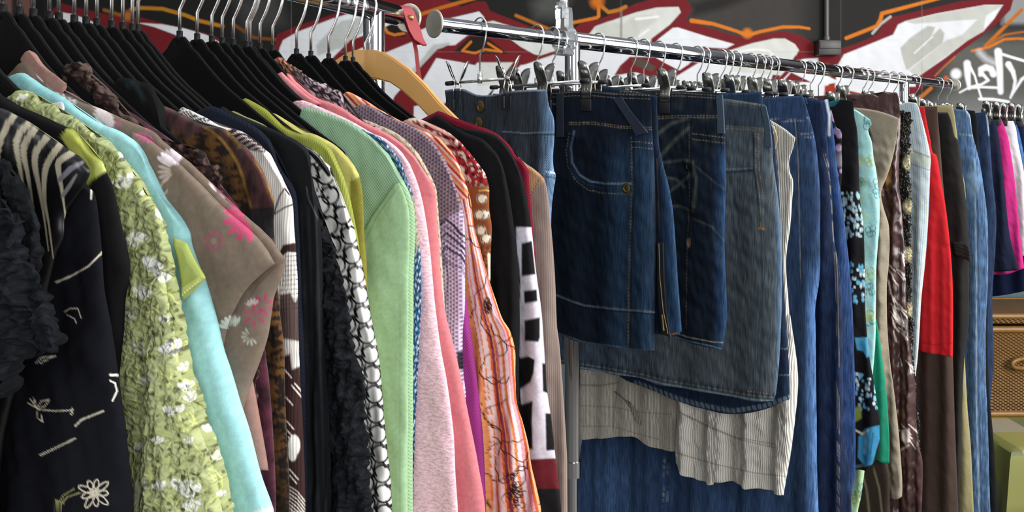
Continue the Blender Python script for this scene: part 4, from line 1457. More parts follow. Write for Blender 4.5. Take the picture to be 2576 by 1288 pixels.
g16 = garment('net_blouse', LR, None, [(672, 300), (680, 283), (722, 303), (768, 331), (796, 339), (837, 363), (865, 388), (890, 416), (903, 438)],
              [(910, 470), (914, 514), (917, 605), (922, 653), (924, 700), (926, 800), (930, 1290)],
              'yellow satin shouldered top over olive mesh, tucked against the mint green sweater', 'top', 'plain', '#b8b268', T=.007, t=-0.370, group=GL, paint=p_yell, ns=100, nt=140)


# --- mint green sweater
def p_green(p):
    p.mixin(np.ones_like(p.x), '#86a688')
    p.fill([(1014, 454), (983, 494), (950, 541), (919, 602), (900, 700), (900, 1300), (1060, 1300), (1060, 470)], '#95b58d', 3)


GRs = [(1031, 487), (1042, 528), (1044, 587), (1041, 678), (1040, 820), (1039, 989), (1039, 1289)]
g17 = garment('sweater', LR, None, [(757, 290), (763, 272), (785, 273), (806, 279), (844, 293), (879, 307), (914, 331), (949, 360), (974, 388), (998, 428), (1016, 456)], GRs,
              'mint green sweater with a knit mesh yoke and plain raglan sleeve', 'sweater', 'knit', '#86a688', T=.0085, t=-0.328, group=GL, paint=p_green, ns=150, nt=180)
panel('sleeve', LR, g17, [(1008, 462), (1018, 458)], [(1018, 458)] + GRs, [(975, 1292), (1005, 1294), (1039, 1289)], [(1008, 462), (983, 496), (950, 543), (921, 602), (917, 680), (930, 800), (950, 950), (966, 1130), (975, 1292)], 'plain', '#95b58d',
      off=-.010, T=.0085, label='plain mint sleeve', ns=60, nt=140, rr=2.6, folds=fo((2.0, 60, 1, .5, .1)),
      paint=lambda p: p.stroke([(1006, 760), (1006, 1290)], 2.2, '#7da276', 2, .7).stroke([(1014, 456), (983, 495), (950, 542), (920, 602)], 3, '#6f9270', 2, .7))


# --- blue patterned blouse
def p_blue(p):
    n = nz(p.x, p.y, 1 / 18., 51, 3)
    p.mixin(np.clip(n * 4, 0, 1), '#2c5880')
    m = nz(p.x, p.y, 1 / 10., 52, 2)
    p.mixin(np.clip((m - .35) * 5, 0, 1) * .9, '#b9c3c6')
    p.mixin(np.clip((p.y - 480) / 40, 0, 1) * np.clip((640 - p.y) / 30, 0, 1) * .9, '#a49a86')
    p.mixin(np.clip((-m - .4) * 5, 0, 1) * .8, '#11151d')


g18 = garment('blouse', LR, None, [(720, 280), (775, 292), (900, 320), (928, 334), (963, 352), (984, 376), (1005, 401), (1022, 444)], [(1042, 500), (1054, 600), (1060, 680), (1058, 800), (1052, 930), (1044, 1100), (1040, 1289)],
              'dark blue blouse with a small mottled print, a sliver behind the mint sweater', 'blouse', 'plain', '#163a5c', T=.006, t=-0.314, group=GL, paint=p_blue, ns=110, nt=260)

# --- pale pink crepe
L19s = [(1049, 456), (1063, 507), (1074, 569), (1085, 660), (1093, 751), (1100, 810), (1109, 876), (1123, 951), (1134, 1027), (1142, 1103), (1146, 1198), (1152, 1289)]
g19 = garment('sweater', LR, None, [(733, 260), (747, 250), (775, 257), (830, 280), (886, 306), (935, 334), (967, 349), (1005, 377), (1031, 413)], L19s,
              'pale pink crinkled sweater between the mint sleeve and the salmon shirt', 'sweater', 'crepe', '#e4bcc6', T=.008, t=-0.301, group=GL, ns=110, nt=180, rr=2.4, folds=fo((3, 60, 0, 0, .4)))

# --- salmon shirt
L20s = [(1089, 463), (1097, 500), (1099, 554), (1105, 624), (1109, 697), (1116, 762), (1126, 810), (1145, 883), (1164, 970), (1183, 1065), (1202, 1160), (1221, 1289)]
g20 = garment('shirt', LR, None, [(702, 232), (708, 212), (722, 184), (747, 206), (790, 242), (840, 262), (858, 270), (914, 306), (967, 332), (1005, 358), (1040, 390), (1064, 426)], L20s,
              'salmon pink shirt with a pointed collar, on the hanger before the dark paisley', 'shirt', 'plain', '#c8777c', T=.008, t=-0.276, group=GL, ns=120, nt=170, rr=2.2,
              paint=lambda p: p.stroke([(1056, 492), (1075, 490), (1098, 496)], 2.4, '#a95d64', 2).stroke([(816, 262), (818, 288)], 2.5, '#a95d64', 2), folds=fo((2, 60, .4, 0, .3)))
panel('collar', LR, g20, [(683, 196), (704, 190), (722, 182)], [(722, 182), (747, 206), (785, 240), (822, 262)], [(706, 252), (740, 268), (790, 290), (822, 290)], [(683, 196), (696, 222), (706, 252)], 'plain', '#cb7f84', off=-.009, T=.0035, ns=60, nt=40)


def p_paisley(p):
    p.mixin(np.ones_like(p.x), '#2b2328')
    n = nz(p.x, p.y, 1 / 24., 61, 3)
    m = np.sin(nz(p.x, p.y, 1 / 70., 62, 2) * 26)
    p.mixin(np.clip((m - .2) * 2.5, 0, 1) * np.clip((p.x - 740) / 40, 0, 1), '#b7a8ae')
    p.mixin(np.clip((m - .4) * 3, 0, 1) * np.clip((760 - p.x) / 30, 0, 1), '#c08a62')
    p.mixin(np.clip((n - .3) * 4, 0, 1) * np.clip((740 - p.x) / 30, 0, 1), '#c9725a')
    p.blob(694, 178, 8, '#cfc08a', 3)


g25 = garment('blouse', LR, None, [(682, 176), (686, 152), (701, 143), (720, 154), (740, 168), (782, 196), (823, 216), (852, 232), (862, 246), (880, 280), (960, 330), (1040, 410)], [(1080, 500), (1100, 700), (1120, 1000), (1120, 1290)],
              'black and orange paisley blouse, its ruffled neckline behind the salmon collar', 'blouse', 'plain', '#2b2328', T=.0075, t=-0.262, group=GL, paint=p_paisley, ruff=.003, edge_ruff=.002, ns=190, nt=170)


def p_cream(p):
    n = nz(p.x, p.y, 1 / 16., 71, 3)
    p.mixin(np.clip((n - .2) * 4, 0, 1), '#6d5a48')


g21 = garment('top', LR, None, [(880, 290), (907, 297), (984, 328), (1019, 352), (1051, 388), (1070, 416), (1085, 444)], [(1098, 478), (1105, 560), (1111, 640), (1116, 720), (1122, 800), (1140, 900), (1150, 1290)],
              'cream top with a brown speckle, a thin strip beside the salmon shirt', 'top', 'plain', '#b9ab95', T=.005, t=-0.249, group=GL, paint=p_cream, ns=90, nt=130)


# --- lavender mesh top
def p_lav(p):
    p.mixin(np.ones_like(p.x), '#84727f')
    p.mixin(np.clip(nz(p.x, p.y, 1 / 60., 7, 2) + .3, 0, 1) * .6 * np.clip((540 - p.y) / 60, 0, 1), '#70606f')
    p.fill([(1106, 556), (1135, 535), (1164, 524), (1190, 560), (1190, 1000), (1090, 1000)], '#c3b0cb', 3)
    for k in range(7):
        yo = k * 17
        p.stroke([(1108, 566 + yo * 1.1), (1122, 552 + yo), (1140, 566 + yo), (1160, 590 + yo * .8), (1172, 596 + yo)], 4.0 if k % 2 else 6.5, '#2c2233', 1.6, .95 if k < 5 else .5)
    p.stroke([(1108, 700), (1118, 640), (1128, 700), (1116, 800)], 4, '#5b4a60', 2, .7)
    p.fill([(1150, 884), (1176, 880), (1176, 930), (1150, 930)], '#2a2433', 5)
    p.stroke([(1108, 558), (1135, 540), (1164, 526)], 4, '#3a2e42', 2, .8)


g22 = garment('net_blouse', LR, None, [(878, 282), (904, 264), (935, 268), (970, 289), (1002, 303), (1040, 320), (1072, 341), (1096, 366), (1117, 401), (1136, 440), (1150, 480)],
              [(1163, 524), (1169, 569), (1170, 678), (1169, 780), (1164, 840), (1166, 940), (1172, 997), (1172, 1290)],
              'lavender net top with dark wavy lines, beside the orange striped blouse', 'top', 'mesh', '#a58fa2', T=.0075, t=-0.226, group=GL, paint=p_lav, ns=140, nt=300)
g23 = garment('top', LR, None, [(960, 310), (1040, 340), (1100, 400), (1140, 500)], [(1160, 640), (1170, 720), (1180, 800), (1191, 876), (1202, 970), (1214, 1084), (1219, 1179), (1223, 1289)],
              'magenta top, a narrow strip between the salmon and orange striped ones', 'top', 'knit', '#9a3a86', T=.0055, t=-0.212, group=GL, ns=60, nt=110)

# --- orange striped blouse
L24s = [(1184, 503), (1192, 569), (1207, 624), (1228, 697), (1246, 751), (1264, 802), (1283, 832), (1296, 880), (1297, 944), (1301, 1012), (1314, 1058), (1329, 1122), (1336, 1171), (1348, 1217), (1362, 1289)]


def p_orange(p):
    lf_ = [(1100, 350), (1120, 420), (1150, 500), (1165, 560), (1165, 700), (1180, 800), (1200, 950), (1215, 1100), (1222, 1289)]
    rt = [(1140, 379), (1162, 427), (1180, 474)] + L24s
    yy = np.clip(p.y, 350, 1290)
    xl, xr = at_y(lf_, yy), at_y(rt, yy)
    q = (p.x - xl) / np.maximum(xr - xl, 8)
    q = q + .02 * np.sin(p.y / 60.0)
    rs = np.random.RandomState(3)
    cols = ['#d98a54', '#c4702c', '#e3b3a4', '#c77a86', '#dcc6c6', '#c8622e', '#d99a6a', '#8a3f52', '#cf8a5a', '#e0c9c4', '#b5552a', '#d68f9a', '#d07a34', '#7a3a50', '#dba888']
    edges = np.concatenate([[-3.0], np.sort(rs.uniform(-.1, 1.1, 34)), [3.0]])
    idx = np.clip(np.searchsorted(edges, q) - 1, 0, len(edges) - 2)
    tab = np.array([hx(cols[k % len(cols)]) for k in rs.permutation(len(edges))])
    p.c = tab[idx % len(tab)]
    body = p.y > 330
    st = ((p.x * .55 + p.y) % 16)
    tl = np.array([hx('#d7754a'), hx('#e2bcae'), hx('#a83a36'), hx('#d99a6e')])
    top = ~body | (p.y < 500)
    p.c[top] = tl[((p.x * .8 - p.y * .75) // 6).astype(int) % 4][top]
    K = '#2a1513'
    for k in range(26):
        y = rs.uniform(540, 1289)
        x = rs.uniform(float(at_y(lf_, y)), float(at_y(rt, y)))
        a = rs.uniform(0, 6.28)
        s = [(x, y)]
        for j in range(rs.randint(6, 12)):
            a += rs.uniform(-1.0, 1.0)
            s.append((s[-1][0] + 13 * math.cos(a), s[-1][1] + 15 * math.sin(a)))
        p.stroke(s, 2.6, K, 1.3)
    for (cx, cy) in ((1215, 520), (1228, 775), (1300, 1250), (1295, 1225)):
        for j in range(10):
            a = rs.uniform(0, 6.28)
            rr_ = rs.uniform(4, 26 if cy > 1000 else 16)
            c2 = (cx + rr_ * math.cos(a) * .7, cy + rr_ * math.sin(a) * 1.5)
            p.stroke([(c2[0] + 6 * math.cos(b2), c2[1] + 8 * math.sin(b2)) for b2 in np.linspace(0, 6.28, 9)], 2.2, K, 1.2)


g24 = garment('blouse', LR, None, [(860, 246), (872, 231), (897, 241), (928, 258), (956, 276), (1020, 310), (1086, 339), (1106, 349), (1131, 377), (1152, 409), (1168, 450)], L24s,
              'orange, pink and white striped blouse scribbled with black flower lines', 'blouse', 'plain', '#d98a54', T=.0085, t=-0.196, group=GL, paint=p_orange, ns=200, nt=400, folds=fo((5, 38, 0, .3, .25), (2.5, 20, 1, -.3, .3)))


# --- red, cream and black floral
def p_redfloral(p):
    p.mixin(np.ones_like(p.x), '#8c1f2a')
    n = nz(p.x, p.y, 1 / 30., 81, 3)
    m = nz(p.x, p.y, 1 / 22., 82, 3)
    p.mixin(np.clip((n - .15) * 5, 0, 1), '#d2c3b4')
    p.mixin(np.clip((m - .3) * 6, 0, 1), '#17110f')
    st = np.sin((p.x * .5 - p.y) / 3.2)
    p.mixin(np.clip(st * 3, 0, 1) * np.clip((1150 - p.x) / 30, 0, 1) * .8, '#caa79c')
    p.mixin(np.clip((p.y - 455) / 20, 0, 1), '#7d4526')
    p.mixin(np.clip((p.y - 600) / 40, 0, 1) * np.clip((m + .1) * 4, 0, 1), '#24160e')
    for (cx, cy) in ((1212, 500), (1218, 540), (1210, 580), (1222, 600), (1206, 540)):
        p.blob(cx, cy, 13, '#d9d0bb', 3)
        p.stroke([(cx + 11 * math.cos(a), cy + 12 * math.sin(a)) for a in np.linspace(0, 5.5, 14)], 2.6, '#16110e', 1.4)
    p.stroke([(1205, 480), (1222, 478), (1236, 482)], 3, '#d9b46a', 2)
    p.stroke([(1230, 640), (1233, 700)], 8, '#cfc4b2', 3)


g26 = garment('blouse', LR, None, [(1020, 302), (1040, 296), (1089, 313), (1124, 331), (1159, 358), (1178, 381), (1198, 405), (1220, 434)], [(1230, 470), (1231, 525), (1237, 569), (1235, 624), (1234, 664), (1234, 720), (1232, 900), (1230, 1290)],
              'red, cream and black floral blouse with a brown lower sleeve', 'blouse', 'plain', '#8c1f2a', T=.0075, t=-0.161, group=GL, paint=p_redfloral, ns=150, nt=260, folds=fo((3, 40, 0)))

g27 = garment('shirt', LR, None, [(1086, 296), (1100, 290), (1124, 303), (1169, 332), (1215, 350), (1232, 366), (1253, 392), (1271, 438)], [(1282, 496), (1293, 569), (1300, 620), (1305, 700), (1308, 820), (1306, 900), (1306, 1100), (1310, 1290)],
              'plain black shirt just behind the red floral blouse', 'shirt', 'plain', '#0d0d0f', T=.008, t=-0.142, group=GL, ns=90, nt=120, folds=fo((4, 45, 0), (2, 20, 2)))


# --- black shirt with block lettering on its sleeve
def p_letters(p):
    W, K = '#c9c6d2', '#141416'
    p.fill([(1299, 572), (1340, 572), (1348, 660), (1362, 770), (1374, 960), (1392, 1100), (1400, 1160), (1336, 1160), (1326, 1110), (1312, 1040), (1304, 900), (1300, 700)], W, 3)
    p.fill([(1312, 612), (1338, 606), (1347, 690), (1312, 696)], K, 3)
    p.fill([(1296, 700), (1304, 640), (1309, 700), (1309, 760)], K, 3)
    p.fill([(1318, 732), (1350, 728), (1352, 758), (1319, 764)], K, 3)
    p.fill([(1319, 806), (1358, 798), (1358, 850), (1354, 860), (1320, 858)], K, 3)
    p.fill([(1300, 902), (1328, 896), (1345, 905), (1342, 940), (1334, 962), (1312, 978), (1300, 990)], K, 3)
    p.fill([(1364, 914), (1380, 914), (1380, 990), (1366, 985)], K, 3)
    p.fill([(1306, 1020), (1340, 1008), (1338, 1060), (1340, 1130), (1312, 1130)], K, 3)
    p.fill([(1372, 1040), (1392, 1040), (1396, 1132), (1374, 1134)], K, 3)
    p.fill([(1300, 700), (1308, 860), (1304, 1290), (1285, 1290), (1285, 700)], K, 3)
    p.fill([(1320, 1156), (1412, 1152), (1412, 1230), (1320, 1230)], '#5f1c24', 3)
    p.fill([(1300, 1230), (1420, 1230), (1420, 1300), (1300, 1300)], '#18181a', 3)


g28 = garment('shirt', LR, None, [(1110, 318), (1160, 322), (1215, 330), (1250, 342), (1278, 372), (1299, 410), (1313, 446)], [(1320, 470), (1331, 532), (1338, 580), (1346, 660), (1353, 715), (1361, 770), (1366, 820), (1371, 895), (1376, 980), (1385, 1040), (1397, 1152), (1406, 1228), (1412, 1289)],
              'black shirt with large white block lettering down the sleeve and a dark red cuff', 'shirt', 'plain', '#111113', T=.0085, t=-0.122, group=GL, paint=p_letters, ns=130, nt=380, folds=fo((4, 50, 0)))
g29 = garment('shirt', LR, None, [(1092, 284), (1104, 279), (1145, 296), (1194, 313), (1246, 334), (1281, 365), (1300, 393), (1313, 403), (1330, 430)], [(1333, 478), (1338, 532), (1343, 598), (1346, 640), (1350, 720), (1352, 900), (1360, 1290)],
              'crimson knit shirt, its shoulder edge showing behind the black ones', 'shirt', 'knit', '#6f1226', T=.007, t=-0.106, group=GL, ns=80, nt=120)


def p_tan(p):
    p.mixin(np.ones_like(p.x), '#83736b')
    p.fill([(1320, 405), (1368, 440), (1380, 500), (1372, 455), (1350, 468), (1335, 492)], '#a4805f', 4)
    p.stroke([(1336, 490), (1348, 466), (1362, 444)], 2.5, '#5e4a3e', 2)


g30 = garment('blouse', LR, None, [(1150, 320), (1240, 350), (1300, 392), (1326, 414), (1339, 422), (1357, 437), (1369, 450)], [(1376, 476), (1383, 532), (1391, 624), (1397, 715), (1401, 820), (1406, 857), (1414, 951), (1422, 1065), (1427, 1160), (1428, 1289)],
              'sheer tan mesh blouse with a long sleeve, last of the tops by the rack post', 'blouse', 'finerib', '#83736b', T=.0085, t=-0.090, group=GL, paint=p_tan, ns=90, nt=170, rr=2.2, folds=fo((3, 30, 0, .4)))

# hangers, one for each top
HOOKS = {g6.name: 7, g7.name: 49, g8.name: 84, g9.name: 124, g9b.name: 148, g9c.name: 187, g10.name: 217, g11.name: 281, g12a.name: 309, g12b.name: 333, g13.name: 347, g14.name: 452, g16p.name: 496, g15.name: 533, g16.name: 559, g17.name: 621, g18.name: 629, g19.name: 654, g20.name: 686, g22.name: 746, g24.name: 782, g26.name: 827, g28.name: 869, g29.name: 888}
for g, what in ((g1, 'the black ruffled lace top'), (g2, 'the sheer striped blouse'), (g3, 'the embroidered navy blouse'), (g4, 'the black top with a lime shoulder'), (g5, 'the green lace cardigan'),
                (g6, 'the aqua knit top'), (g7, 'the taupe daisy blouse'), (g8, 'the mauve stand collar blouse'), (g9, 'the brown frilled lace top'), (g9b, 'the dark maroon velvet top'), (g9c, 'the black camisole with a looped strap'),
                (g10, 'the maroon and gold shirt'), (g11, 'the white and brown knit'), (g12a, 'the fuzzy navy knit'), (g12b, 'the pleated black top'), (g16p, 'the pale yellow top'),
                (g13, 'the shaggy black lace cardigan'), (g14, 'the ring print blouse'), (g15, 'the olive lime mesh cardigan'), (g16, 'the yellow satin shouldered top'), (g17, 'the mint green sweater'), (g18, 'the mottled blue blouse'),
                (g19, 'the pale pink sweater'), (g20, 'the salmon shirt'), (g22, 'the lavender net top'), (g24, 'the orange striped blouse'),
                (g26, 'the red floral blouse'), (g28, 'the black shirt with white lettering'), (g29, 'the crimson knit shirt')):
    velvet_hanger(tL(HOOKS[g.name]) if g.name in HOOKS else ob_t[g.name] + .006, 'black velvet hanger carrying ' + what, rng.uniform(-.012, .012))
for hk, nm in ((244, 'black velvet hanger, fifth hook left of the wide gap between the hooks'), (587, 'black velvet hanger, fifth hook right of the wide gap between the hooks')):
    velvet_hanger(tL(hk), nm)

# wooden hanger by the post
wh = MB()
up = [(0, .012), (.015, .012), (.03, .008), (.05, -.002), (.075, -.018), (.10, -.040), (.125, -.066), (.15, -.088), (.175, -.104), (.20, -.114), (.208, -.121)]
lo = [(.203, -.130), (.19, -.134), (.165, -.127), (.14, -.113), (.115, -.092), (.09, -.068), (.065, -.048), (.045, -.036), (.02, -.030), (0, -.029)]
hf = up + lo
wh.slab(hf + [(-a, b2) for a, b2 in hf[::-1] if a > 0], -.006, .006)
ow = LR.at(tL(918))
woodh = empty('wooden_hanger', (ow[0], ow[1], EYE + .108), LR.ang)
tag(woodh, 'empty beech wood hanger behind the black ones, beside the rack post', 'clothes hanger')
bmesh.ops.recalc_face_normals(wh.bm, faces=wh.bm.faces)
bmesh.ops.bevel(wh.bm, geom=[e for e in wh.bm.edges if len(e.link_faces) == 2 and e.calc_face_angle(0) > 1.0], offset=.002, segments=2, affect='EDGES')
wh.build('arms', M_WOOD, woodh)
link('hook', me_hookL, woodh, (0, 0, RAIL_H - .108 + .001))

# red leather strap on the rail end
orr = LR.at(tL(1016))
strap = empty('red_strap', (orr[0], orr[1], EYE + RAIL_H), LR.ang)
tag(strap, 'red leather strap buttoned round the end of the left rail', 'strap')


def ribbon(name, path, widths, thick, mat, parent, wdir):
    """flat strip along a path of local points"""
    P = [Vector(p) for p in path]
    vs, fs = [], []
    for i, q in enumerate(P):
        t = (P[min(i + 1, len(P) - 1)] - P[max(i - 1, 0)]).normalized()
        w = Vector(wdir[i] if isinstance(wdir, list) else wdir).normalized()
        n = t.cross(w).normalized()
        for a, b2 in ((-1, -1), (1, -1), (1, 1), (-1, 1)):
            vs.append(q + w * (a * widths[i] / 2) + n * (b2 * thick / 2))
    for i in range(len(P) - 1):
        for k in range(4):
            k2 = (k + 1) % 4
            fs.append((i * 4 + k, i * 4 + k2, i * 4 + 4 + k2, i * 4 + 4 + k))
    fs += [(0, 1, 2, 3), tuple(len(vs) - 4 + k for k in range(4))]
    return MB().add(vs, fs).build(name, mat, parent)


def loc_from_px(rail, root, t, x, y, off=0.0):
    v, h = rail.pv(t, x, y)
    return (v, off, EYE + h - root.location.z)


ts = tL(1016)
flap = ribbon('flap', [(-.012, 0, .012), (-.003, -.004, .0165), (.006, -.006, .0150), (.0135, -.008, .006), (.019, -.009, -.008), (.026, -.010, -.024), (.034, -.012, -.038), (.045, -.013, -.047)],
              [.016, .017, .019, .021, .022, .023, .018, .007], .0022, M_RED, strap, (.35, 1, .1))
sn = MB().add(*lathe([(.0045, -.001), (.0050, 0), (.0035, .0016), (.0015, .002)], 18)).build('snap', M_BRASS, flap, (.0185, -.011, -.004))
sn.rotation_euler = (0, math.radians(15), math.radians(-60))
ribbon('tail', [loc_from_px(LR, strap, ts, x, y, .004) for x, y in ((1035, 90), (1043, 125), (1048, 170), (1054, 215), (1060, 250), (1066, 275))], [.006, .006, .006, .0075, .009, .010], .0025, M_RED, strap, (1, .6, 0))
ribbon('under_loop', [(.012, -.004, -.010), (.016, -.005, -.018), (.022, -.007, -.028), (.029, -.009, -.038), (.036, -.011, -.045)], [.018, .019, .019, .017, .012], .002, M_RED, strap, (.35, 1, .1))
# ------------------------------------------------------------------ right rack: skirts, shorts and trousers on clip hangers
GR = 'bottoms on the right rack'
ST = '#8a7c62'                                   # stitching


def R(name, hook, label, cat, top, right, left=None, bottom=None, **kw):
    """garment on the right rack; top runs left -> right, right and left run down"""
    t0 = tR(hook - 15)
    if left is None:
        kw.setdefault('dip', 0.0)
        return garment(name, RR, hook, top, right, label, cat, t=t0, group=GR, top_t=.22, tcap=.003, pin=True, **kw)
    return garment(name, RR, hook, top[1:], right, label, cat, t=t0, group=GR, lefttop=top[:1], leftside=left, bottom=bottom, top_t=.22, tcap=.003, pin=True, **kw)


def disc_button(parent, x, y, r, off, name='button', mat=None):
    q = on_front(RR, parent, x, y, .0006)
    m = MB().add(*lathe([(r * .75, 0), (r, .0006), (r, .0022), (r * .62, .0030), (r * .5, .0022), (r * .2, .0026)], 20))
    o = m.build(name, mat or M_BRASS, parent, q)
    o.rotation_euler = (0, 0, math.atan2(-RR.u[1], -RR.u[0]))
    return o


def stitch2(p, pts, gap=8, col=ST, w=2.2, amt=.75):
    p.stroke(pts, w, col, 1.3, amt, dash=(8, 5.5))
    p.stroke([(x, y + gap) for x, y in pts], w, col, 1.3, amt, dash=(8, 5.5))


def vst(p, pts, gap=6, col=ST, w=2.0, amt=.7):
    p.stroke(pts, w, col, 1.3, amt, dash=(7, 5))
    p.stroke([(x + gap, y) for x, y in pts], w, col, 1.3, amt, dash=(7, 5))


# --- light denim skirt with buttons
def p_r1(p):
    p.mixin(np.clip((p.x - 1352) / 30, 0, 1) * .75, '#6f8fb3')
    p.stroke([(1198, 242), (1200, 420)], 3, '#2c3848', 2, .8)
    p.stroke([(1288, 240), (1272, 300), (1262, 342)], 5, '#222b38', 3, .8)
    p.stroke([(1164, 235), (1166, 290), (1172, 320)], 6, '#222b38', 3, .8)
    p.stroke([(1265, 336), (1320, 340), (1394, 338)], 4, '#27303c', 2, .9)
    p.stroke([(1265, 331), (1320, 335), (1394, 333)], 3, '#8097ae', 1.6, .6)
    vst(p, [(1362, 346), (1366, 420), (1362, 560)], 9, '#2a3444', 3, .8)
    p.stroke([(1119, 228), (1162, 224), (1202, 240), (1237, 240), (1286, 230), (1376, 227)], 5, '#8a9cab', 2, .6)
    p.stroke([(1376, 432), (1400, 436)], 4, '#b2c3d2', 2)
    p.stroke([(1372, 444), (1398, 448)], 3, '#33445a', 2)


r1 = R('denim_skirt', 1222, 'pale blue denim skirt with two metal buttons, first on the right rack', 'skirt',
       [(1119, 227), (1162, 223), (1202, 239), (1237, 239), (1286, 229), (1330, 226), (1376, 225)], [(1380, 262), (1393, 298), (1394, 345), (1391, 400), (1394, 430), (1398, 440), (1393, 478), (1388, 525), (1386, 600), (1380, 760)],
       left=[(1122, 260), (1112, 300), (1104, 400), (1100, 760)], bottom=[(1240, 770)], fabk='denim', base='#343a42', T=.016, paint=p_r1, ns=150, nt=180, folds=fo((4, 60, 0, 0, .05)))
disc_button(r1, 1211, 268, .0105, -.018)
disc_button(r1, 1207, 310, .0105, -.018)


# --- dark denim mini skirt
def p_r2(p):
    p.mixin(np.clip(nz(p.x, p.y, 1 / 140., 3) * .5, 0, 1), '#0c1622')
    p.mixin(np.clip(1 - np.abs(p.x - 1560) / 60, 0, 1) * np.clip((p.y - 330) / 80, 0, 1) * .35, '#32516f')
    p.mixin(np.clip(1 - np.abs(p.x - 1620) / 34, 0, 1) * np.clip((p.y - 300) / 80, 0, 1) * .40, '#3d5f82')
    stitch2(p, [(1382, 236), (1440, 232), (1488, 231), (1544, 237), (1636, 240)], 9)
    stitch2(p, [(1432, 313), (1490, 312), (1560, 322), (1640, 326)], -5)
    # pocket
    pk = [(1444, 330), (1436, 370), (1440, 410), (1458, 440), (1484, 456), (1520, 462), (1588, 462)]
    p.fill([(1446, 345), (1470, 345), (1500, 440), (1480, 450), (1456, 432), (1444, 400)], '#060d16', 6, .7)
    p.stroke(pk, 5, '#5d7186', 2, .85)
    p.stroke([(1432, 334), (1424, 380), (1428, 418), (1448, 454), (1480, 478), (1520, 486), (1590, 488)], 2.4, '#77705f', 1.4, .8, dash=(8, 5))
    p.stroke([(x - 4, y + 10) for x, y in pk], 2.0, '#2b3a4c', 1.4, .8)
    p.stroke([(1588, 345), (1590, 460), (1586, 560), (1582, 700), (1580, 875)], 3, '#6a5c46', 1.4, .8, dash=(9, 6))
    p.stroke([(1594, 345), (1596, 460), (1592, 560), (1588, 700), (1586, 875)], 4, '#0a121c', 2, .7)
    stitch2(p, [(1590, 356), (1640, 360)], 14)
    hem = [(1400, 742), (1440, 758), (1470, 768), (1530, 775), (1590, 780), (1650, 785)]
    p.stroke(hem, 5, '#4c6076', 2, .8)
    p.stroke([(x, y + 6) for x, y in hem], 3, '#0a121c', 2, .8)
    p.stroke([(x, y + 2) for x, y in hem], 2, ST, 1.2, .6, dash=(8, 5))
    p.stroke([(1405, 838), (1427, 846), (1465, 860), (1522, 868), (1602, 880), (1648, 882)], 4, '#4c6076', 2, .8)
    p.stroke([(1392, 262), (1404, 262)], 3, ST, 1.5, .7)


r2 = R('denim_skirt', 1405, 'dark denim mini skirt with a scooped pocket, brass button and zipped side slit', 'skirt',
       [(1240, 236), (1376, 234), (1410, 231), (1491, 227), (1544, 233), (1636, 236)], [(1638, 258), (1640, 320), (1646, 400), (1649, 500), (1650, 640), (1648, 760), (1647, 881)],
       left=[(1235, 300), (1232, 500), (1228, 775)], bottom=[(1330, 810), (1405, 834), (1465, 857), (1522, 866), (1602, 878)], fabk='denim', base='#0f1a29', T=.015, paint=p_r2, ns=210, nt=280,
       folds=fo((3, 90, 0, 0, .1)), wrinkle=.002)


def p_r2b(p):
    p.mixin(np.clip((p.x - 1660) / 24, 0, 1) * .5, '#35587e')  # light from the right painted in as a paler rim
    p.stroke([(1686, 845), (1700, 838)], 4, '#b5783a', 2)
    p.stroke([(1652, 400), (1660, 600)], 2, '#6a4a38', 2, .8)
    stitch2(p, [(1560, 222), (1636, 224)], 8)


panel('back_panel', RR, r2, [(1500, 214), (1560, 215), (1634, 217)], [(1637, 240), (1642, 354), (1651, 405), (1667, 467), (1678, 532), (1685, 624), (1691, 715), (1698, 810), (1700, 838)],
      [(1500, 820), (1600, 836), (1688, 848), (1700, 838)], [(1500, 214), (1500, 820)], 'denim', '#152538', off=.016, T=.006, ns=110, nt=180, paint=p_r2b)
for pts in ([(1412, 237), (1413, 290), (1412, 345)], [(1556, 246), (1580, 280), (1604, 316), (1618, 338)]):
    P = [on_front(RR, r2, x, y, .0025 + (.002 if k == 1 else 0)) for k, (x, y) in enumerate(pts)]
    ribbon('belt_loop', P, [.017, .016, .020 if len(pts) > 3 else .017] + ([.024] if len(pts) > 3 else []), .0035, simple('denim_loop', '#18263a', .9, noise_amt=.6, noise_scale=300, bump=.001), r2, (RR.v[0], RR.v[1], 0.0 if len(pts) == 3 else .25))
disc_button(r2, 1578, 474, .0088, -.018, 'rivet_button')
zp = ribbon('zip', [on_plane(RR, r2, x, y, .004) for x, y in ((1657, 610), (1659, 700), (1664, 780), (1672, 838), (1676, 846))], [.012, .013, .014, .015, .013], .003, simple('black_zip_tape', '#0d0c0d', .7), r2, (RR.v[0], RR.v[1], 0))
MB().tube([on_plane(RR, r2, x, y, -.004) for x, y in ((1661, 612), (1664, 700), (1672, 780), (1684, 838))], .0008, 6).build('zip_teeth', simple('dull_zip_metal', '#5c564a', .4, 1.0), zp)
MB().tube([on_plane(RR, r2, x, y, -.005) for x, y in ((1670, 790), (1674, 830))], .0016, 8).build('zip_pull', M_BRASS, zp)


